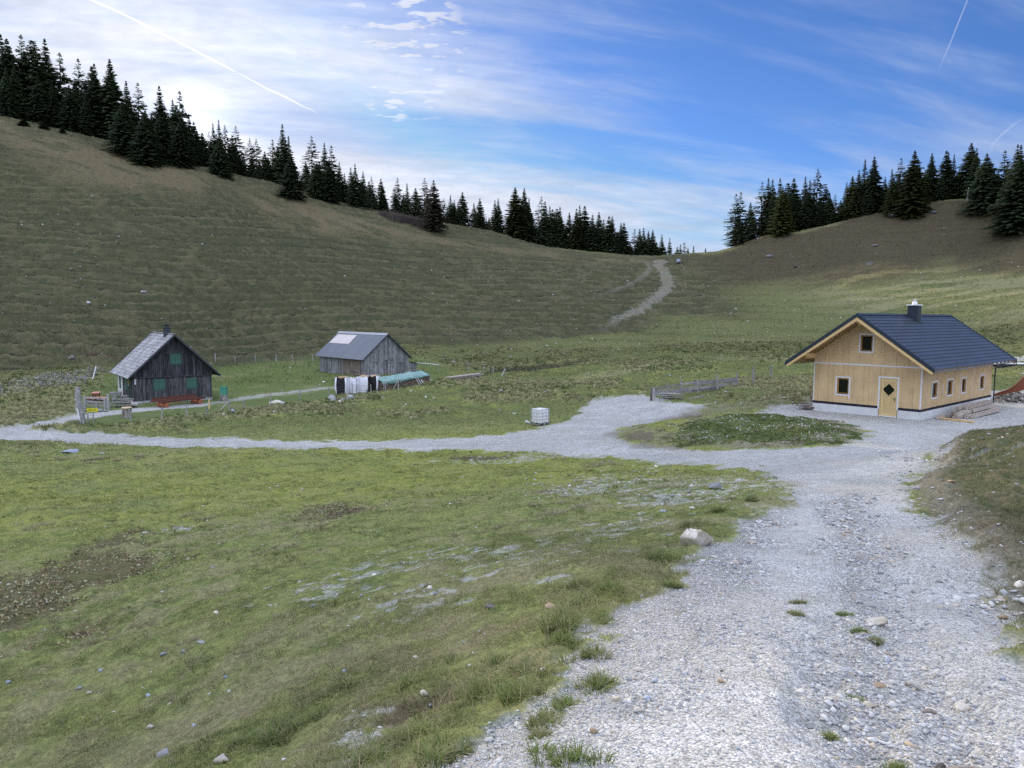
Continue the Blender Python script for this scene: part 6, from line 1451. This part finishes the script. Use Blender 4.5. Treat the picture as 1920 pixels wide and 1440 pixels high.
# tufts: fans of longer blades round a centre
def tufts(name, cx, cy, n, hgt, rad, col, tip, wid, lean=1.1, jitter=.3):
    N = len(cx); k = np.repeat(np.arange(N), n); M_ = len(k); az = RNG.uniform(0, 6.28, M_); rr = rad[k]*np.sqrt(RNG.random(M_)); x = cx[k]+np.cos(az)*rr; y = cy[k]+np.sin(az)*rr
    zc = height(cx, cy); z = zc[k]-.01; h = hgt[k]*RNG.uniform(.55, 1.2, M_); c = col[k]*RNG.uniform(.7, 1.3, (M_, 1)); t = tip[k]*RNG.uniform(.8, 1.25, (M_, 1))
    blades(name, x, y, z, h, wid[k]*RNG.uniform(.7, 1.3, M_), h*RNG.uniform(.25, lean, M_)+rr*.5, az+RNG.uniform(-jitter, jitter, M_), c, t)
def W_(p): g = gpoint(*p); return g[0], g[1]
_tuft_px = [(1055,1425,60),(855,1420,45),(1025,1355,55),(1130,1290,55),(1107,1232,45),(1060,1325,40),(960,1320,60),(900,1300,50),(1000,1300,45),(820,1440,60),(780,1400,40),(690,1440,45),(1070,1180,55),(1090,1150,50),(1130,1120,45),(1100,1100,40),(1055,1215,35),(1240,1060,40),(1215,1035,30),(1265,1105,25),
  (500,1395,50),(540,1370,45),(460,1400,40),(600,1340,35),(760,1290,35),(640,1290,40),(1050,1195,50),(1300,990,30),(1350,965,22),(1410,950,20),(1585,1140,18),(1612,1170,16),(1645,1180,14),(1610,1280,20),(1690,1405,30),(1500,1125,14),(1490,1145,12),(1560,1345,10),(1160,1085,35),(980,1260,40),(930,1240,30),(870,1330,30),(1015,1385,30)]
tx = np.array([W_((a, b)) for a, b, w in _tuft_px]); tw = np.array([w for _, _, w in _tuft_px])/CF*tx[:, 1]
rep = 6; cx = np.repeat(tx[:, 0], rep)+RNG.normal(0, .35, rep*len(tx))*np.repeat(tw, rep); cy = np.repeat(tx[:, 1], rep)+RNG.normal(0, .45, rep*len(tx))*np.repeat(tw, rep); tw = np.repeat(tw, rep); one = np.ones(len(cx))[:, None]
tufts('grass_tufts', cx, cy, 60, np.clip(tw*.62, .05, .19), tw*.34, one*np.array([(.11, .15, .05)]), np.where(RNG.random((len(cx), 1)) < .4, np.array([(.34, .31, .18)]), np.array([(.20, .25, .085)])), np.full(len(cx), .005)*np.maximum(1, cy/8))
# dry tufts along the verge and in the meadow
x, y = sector(9000, 3, 46, -37, 37, 1.0); m = masks(x, y); pn = fbm(x*.8, y*.8, 311, 3); k = (RNG.random(len(x)) < sm(pn, .52, .7)*(1-m['gravel'])*(1-m['leaf'])); x, y = x[k], y[k]; N = len(x); one = np.ones(N)[:, None]; d = RNG.random((N, 1)) < .6
tufts('dry_tufts', x, y, 22, RNG.uniform(.035, .11, N), RNG.uniform(.04, .12, N), np.where(d, np.array([(.20, .18, .10)]), np.array([(.10, .13, .045)])), np.where(d, np.array([(.38, .34, .21)]), np.array([(.19, .22, .08)])), .005*np.maximum(1, y/8))
_dry_px = [(191,1187),(182,1198),(267,1204),(356,1200),(413,1175),(382,1228),(129,1275),(178,1284),(44,1302),(329,1280),(533,1155),(542,1030),(413,1038),(378,972),(582,976),(244,1262),(164,1382),(311,1322),(400,1368),(489,1248),(1111,878),(1142,874),(1009,952),(1031,963),(1067,945),(1084,956),(1049,964),(991,974),(942,985),(1182,936),(1235,918),(1213,1038),(1027,921),(862,1001),(90,985),(95,1190),(760,1130),(700,1170),(820,1190),(640,1190),(905,1180),(560,1290),(610,1250),(1010,1075),(140,860),(175,862),(60,850),(210,865),(250,858),(1275,1060)]
dx = np.array([W_(q) for q in _dry_px]); rep = 4; x = np.repeat(dx[:, 0], rep)+RNG.normal(0, .012, rep*len(dx))*np.repeat(dx[:, 1], rep); y = np.repeat(dx[:, 1], rep)*(1+RNG.normal(0, .018, rep*len(dx))); N = len(x); sc = np.clip(y/12, .6, 2.2)
tufts('dry_tufts', x, y, 40, RNG.uniform(.06, .12, N)*sc, RNG.uniform(.06, .12, N)*sc, np.tile((.25, .225, .14), (N, 1)), np.tile((.43, .39, .26), (N, 1)), .005*np.maximum(1, y/8), 1.4)
# thin dry stalks standing up near the camera
x, y = sector(2600, 3, 11, -36, 12, 1.0); m = masks(x, y); k = (m['gravel'] < .2) & (RNG.random(len(x)) < sm(fbm(x*.9, y*.9, 313, 3), .45, .62)); x, y = x[k], y[k]; N = len(x)
blades('dry_stalks', x, y, height(x, y), RNG.uniform(.08, .24, N), np.full(N, .0035)*np.maximum(1, y/6), RNG.uniform(.02, .16, N), RNG.uniform(0, 6.28, N), np.tile((.26, .22, .14), (N, 1)), np.tile((.42, .37, .25), (N, 1)))
# tussocks of the valley floor
x, y = sector(30000, 40, 125, -37, 37, 1.3); zb = base_h(x, y); m = masks(x, y); _ = detail(x, y, zb, m); k = RNG.random(len(x)) < m['tz']*sm(m['tus'], .25, .7)*(.15+.85*sm(m['pn'], .40, .56)); x, y = x[k], y[k]; N = len(x)
straw = RNG.random((N, 1)) < .80*sm(fbm(x*.1, y*.1, 317, 3), .36, .6)[:, None]+.12
tufts('tussock_grass', x, y, 15, RNG.uniform(.16, .34, N), RNG.uniform(.12, .26, N), np.where(straw, np.array([(.22, .20, .11)]), np.array([(.085, .125, .04)])), np.where(straw, np.array([(.40, .37, .23)]), np.array([(.17, .21, .075)])), RNG.uniform(.02, .04, N)*y/50, 1.3)
# growth on the heap by the house
p = P_HEAP; x = RNG.uniform(p[:, 0].min()-.5, p[:, 0].max()+.5, 9000); y = RNG.uniform(p[:, 1].min()-.5, p[:, 1].max()+.5, 9000); m = masks(x, y); k = RNG.random(len(x)) < m['heap']*sm(fbm(x*1.1, y*1.1, 319, 3), .40, .55); x, y = x[k], y[k]; N = len(x)
tufts('heap_weeds', x, y, 9, RNG.uniform(.03, .10, N), RNG.uniform(.05, .13, N), np.tile((.07, .10, .035), (N, 1)), np.where(RNG.random((N, 1)) < .7, np.array([(.125, .18, .055)]), np.array([(.21, .22, .10)])), np.full(N, .024), 1.5)
# stones as one mass: vectorised little rocks
def stones(name, x, y, r, mat, sink=.3, val=None, flat=.6):
    n = len(x); z = height(x, y); V, F = ICO1; T = 12; temps = [rockverts(V, 50+i, .15, 7) for i in range(T)]; VV = np.empty((n, len(V), 3)); ti = RNG.integers(0, T, n); a = RNG.uniform(0, 6.28, n); el = RNG.uniform(.75, 1.9, n); fl = flat*RNG.uniform(.5, 1.3, n)
    for t in range(T):
        k = ti == t; P = temps[t][None]*np.stack([r[k]*el[k], r[k], r[k]*fl[k]], 1)[:, None, :]; c, s = np.cos(a[k])[:, None], np.sin(a[k])[:, None]
        VV[k] = np.stack([P[..., 0]*c-P[..., 1]*s, P[..., 0]*s+P[..., 1]*c, P[..., 2]], -1)
    VV += np.stack([x, y, z+r*fl*(1-2*sink)], 1)[:, None, :]; FF = (np.arange(n)[:, None, None]*len(V)+F[None]).reshape(-1, 3); v = np.repeat(RNG.random(n), len(V))
    return tag(npmesh(name, VV.reshape(-1, 3), FF, mat, dict(v=v)), kind='stuff')
def stonemat(name, ramp):
    m, nt, b = newmat(name); v = node(nt, 'ShaderNodeAttribute', attribute_name='v').outputs['Fac']; r = node(nt, 'ShaderNodeValToRGB'); nt.links.new(v, r.inputs[0]); e = r.color_ramp.elements; e[0].position = ramp[0][0]; e[0].color = (*ramp[0][1], 1); e[1].position = ramp[-1][0]; e[1].color = (*ramp[-1][1], 1)
    for p_, c_ in ramp[1:-1]: q = e.new(p_); q.color = (*c_, 1)
    nt.links.new(r.outputs[0], b.inputs['Base Color']); b.inputs['Roughness'].default_value = .9; b.inputs['Specular IOR Level'].default_value = .2; return m
M_PEB = stonemat('gravel stones', [(0, (.20, .21, .24)), (.2, (.34, .35, .38)), (.5, (.46, .47, .49)), (.8, (.56, .57, .58)), (.95, (.40, .33, .26)), (1, (.62, .60, .57))])
x, y = sector(170000, 2.3, 26, -16, 37, 0.6); zb = base_h(x, y); m = masks(x, y); _ = detail(x, y, zb, m); rough = np.clip(m['gully']*1.0+m['edge']*.8+.22*sm(fbm(x*1.3, y*1.3, 331, 3), .45, .65), .03, 1)*(1-.75*m['rut']*(1-m['gully']))
rough = np.clip(rough+m['edgeband'], 0, 1); k = RNG.random(len(x)) < m['road']*rough; x, y = x[k], y[k]; N = len(x); big = np.clip(m['gully'][k]+m['edgeband'][k], 0, 1); r = np.minimum(.0035+(.0042+.0030*big)*RNG.exponential(.85, N), .032)*np.clip(np.hypot(x, y)/8, .75, 1.5); stones('gravel_stones', x, y, r, M_PEB)
x, y = sector(70000, 2.2, 9, -16, 37, 0.9); m = masks(x, y); _ = detail(x, y, base_h(x, y), m); k = RNG.random(len(x)) < m['gravel']*.9*(1-.75*m.get('rut', 0)); x, y = x[k], y[k]; stones('fine_gravel', x, y, RNG.uniform(.003, .008, len(x)), M_PEB, .2)
# loose stones on gravel spots of the meadow and at the foot of the bank
x, y = sector(26000, 4, 30, -37, 37, 0.8); m = masks(x, y); k = RNG.random(len(x)) < np.maximum(m['spot']*(1-m['road'])*.35, np.maximum(.010*(1-m['gravel']), sm(x-1.0-.44*y, -.2, .2)*np.maximum(.04, .6*sm(m['sd'], .6, .1)))); x, y = x[k], y[k]; stones('scattered_stones', x, y, RNG.uniform(.008, .03, len(x))*np.clip(y/10, .8, 2), M_PEB)
x, y = sector(2600, 50, 215, -36, 36, 1.5); m = masks(x, y); k = (m['gravel'] < .3) & (RNG.random(len(x)) < .15+.6*sm(fbm(x*.03, y*.03, 337, 3), .45, .6)); x, y = x[k], y[k]; stones('slope_stones', x, y, RNG.uniform(.04, .17, len(x))*(1+RNG.exponential(.25, len(x))), M_PEB)
p = P_SCREE; x = RNG.uniform(p[:, 0].min(), p[:, 0].max(), 9000); y = RNG.uniform(p[:, 1].min(), p[:, 1].max(), 9000); m = masks(x, y); k = RNG.random(len(x)) < m['scree']*.22; stones('scree', x[k], y[k], RNG.uniform(.03, .11, k.sum()), M_PEB)
p = P_HEAP; x = RNG.uniform(p[:, 0].min(), p[:, 0].max(), 5000); y = RNG.uniform(p[:, 1].min(), p[:, 1].max(), 5000); m = masks(x, y); k = RNG.random(len(x)) < m['heap']*sm(fbm(x*1.1, y*1.1, 319, 3), .56, .44)*.7+.03*m['heap']; stones('heap_stones', x[k], y[k], RNG.uniform(.02, .055, k.sum()), M_PEB)
c0 = W_((1897, 1150)); n_ = 420; x = c0[0]+RNG.normal(0, .28, n_)+.1; y = c0[1]+RNG.normal(0, .55, n_); stones('bank_rubble', x, y, np.minimum(.006+.010*RNG.exponential(1, n_), .05), M_PEB)
# fallen leaves of the dock patch
M_LEAF = stonemat('withered leaves', [(0, (.10, .075, .05)), (.35, (.20, .15, .09)), (.6, (.28, .24, .13)), (.8, (.34, .36, .24)), (.9, (.12, .17, .06)), (1, (.40, .42, .34))])
def leaves():
    X = []; Y = []
    for P in (P_LEAF, P_LEAF2, P_LEAF3):
        lo, hi = P.min(0)-1.2, P.max(0)+1.2; n = int((hi-lo).prod()*480); X.append(RNG.uniform(lo[0], hi[0], n)); Y.append(RNG.uniform(lo[1], hi[1], n))
    x = np.concatenate(X); y = np.concatenate(Y); m = masks(x, y); k = RNG.random(len(x)) < np.clip(m['leaf']*.8*sm(fbm(x*1.5, y*1.5, 351, 3), .3, .6), 0, 1); x, y = x[k], y[k]; n = len(x); z = height(x, y)
    s = RNG.uniform(.014, .036, n); a = RNG.uniform(0, 6.28, n); t = RNG.normal(0, .45, (n, 2)); u = np.stack([np.cos(a)*s, np.sin(a)*s, t[:, 0]*s], 1); w = np.stack([-np.sin(a)*s*.5, np.cos(a)*s*.5, t[:, 1]*s*.6], 1); c = np.stack([x, y, z+.03], 1)
    V = np.stack([c-u, c-u*.1+w, c+u, c-u*.1-w], 1).reshape(-1, 3); F = np.arange(n*4).reshape(-1, 4); tag(npmesh('dock_leaves', V, F, M_LEAF, dict(v=np.repeat(RNG.random(n), 4))), kind='stuff')
leaves()
print('all', time.time()-_t0)
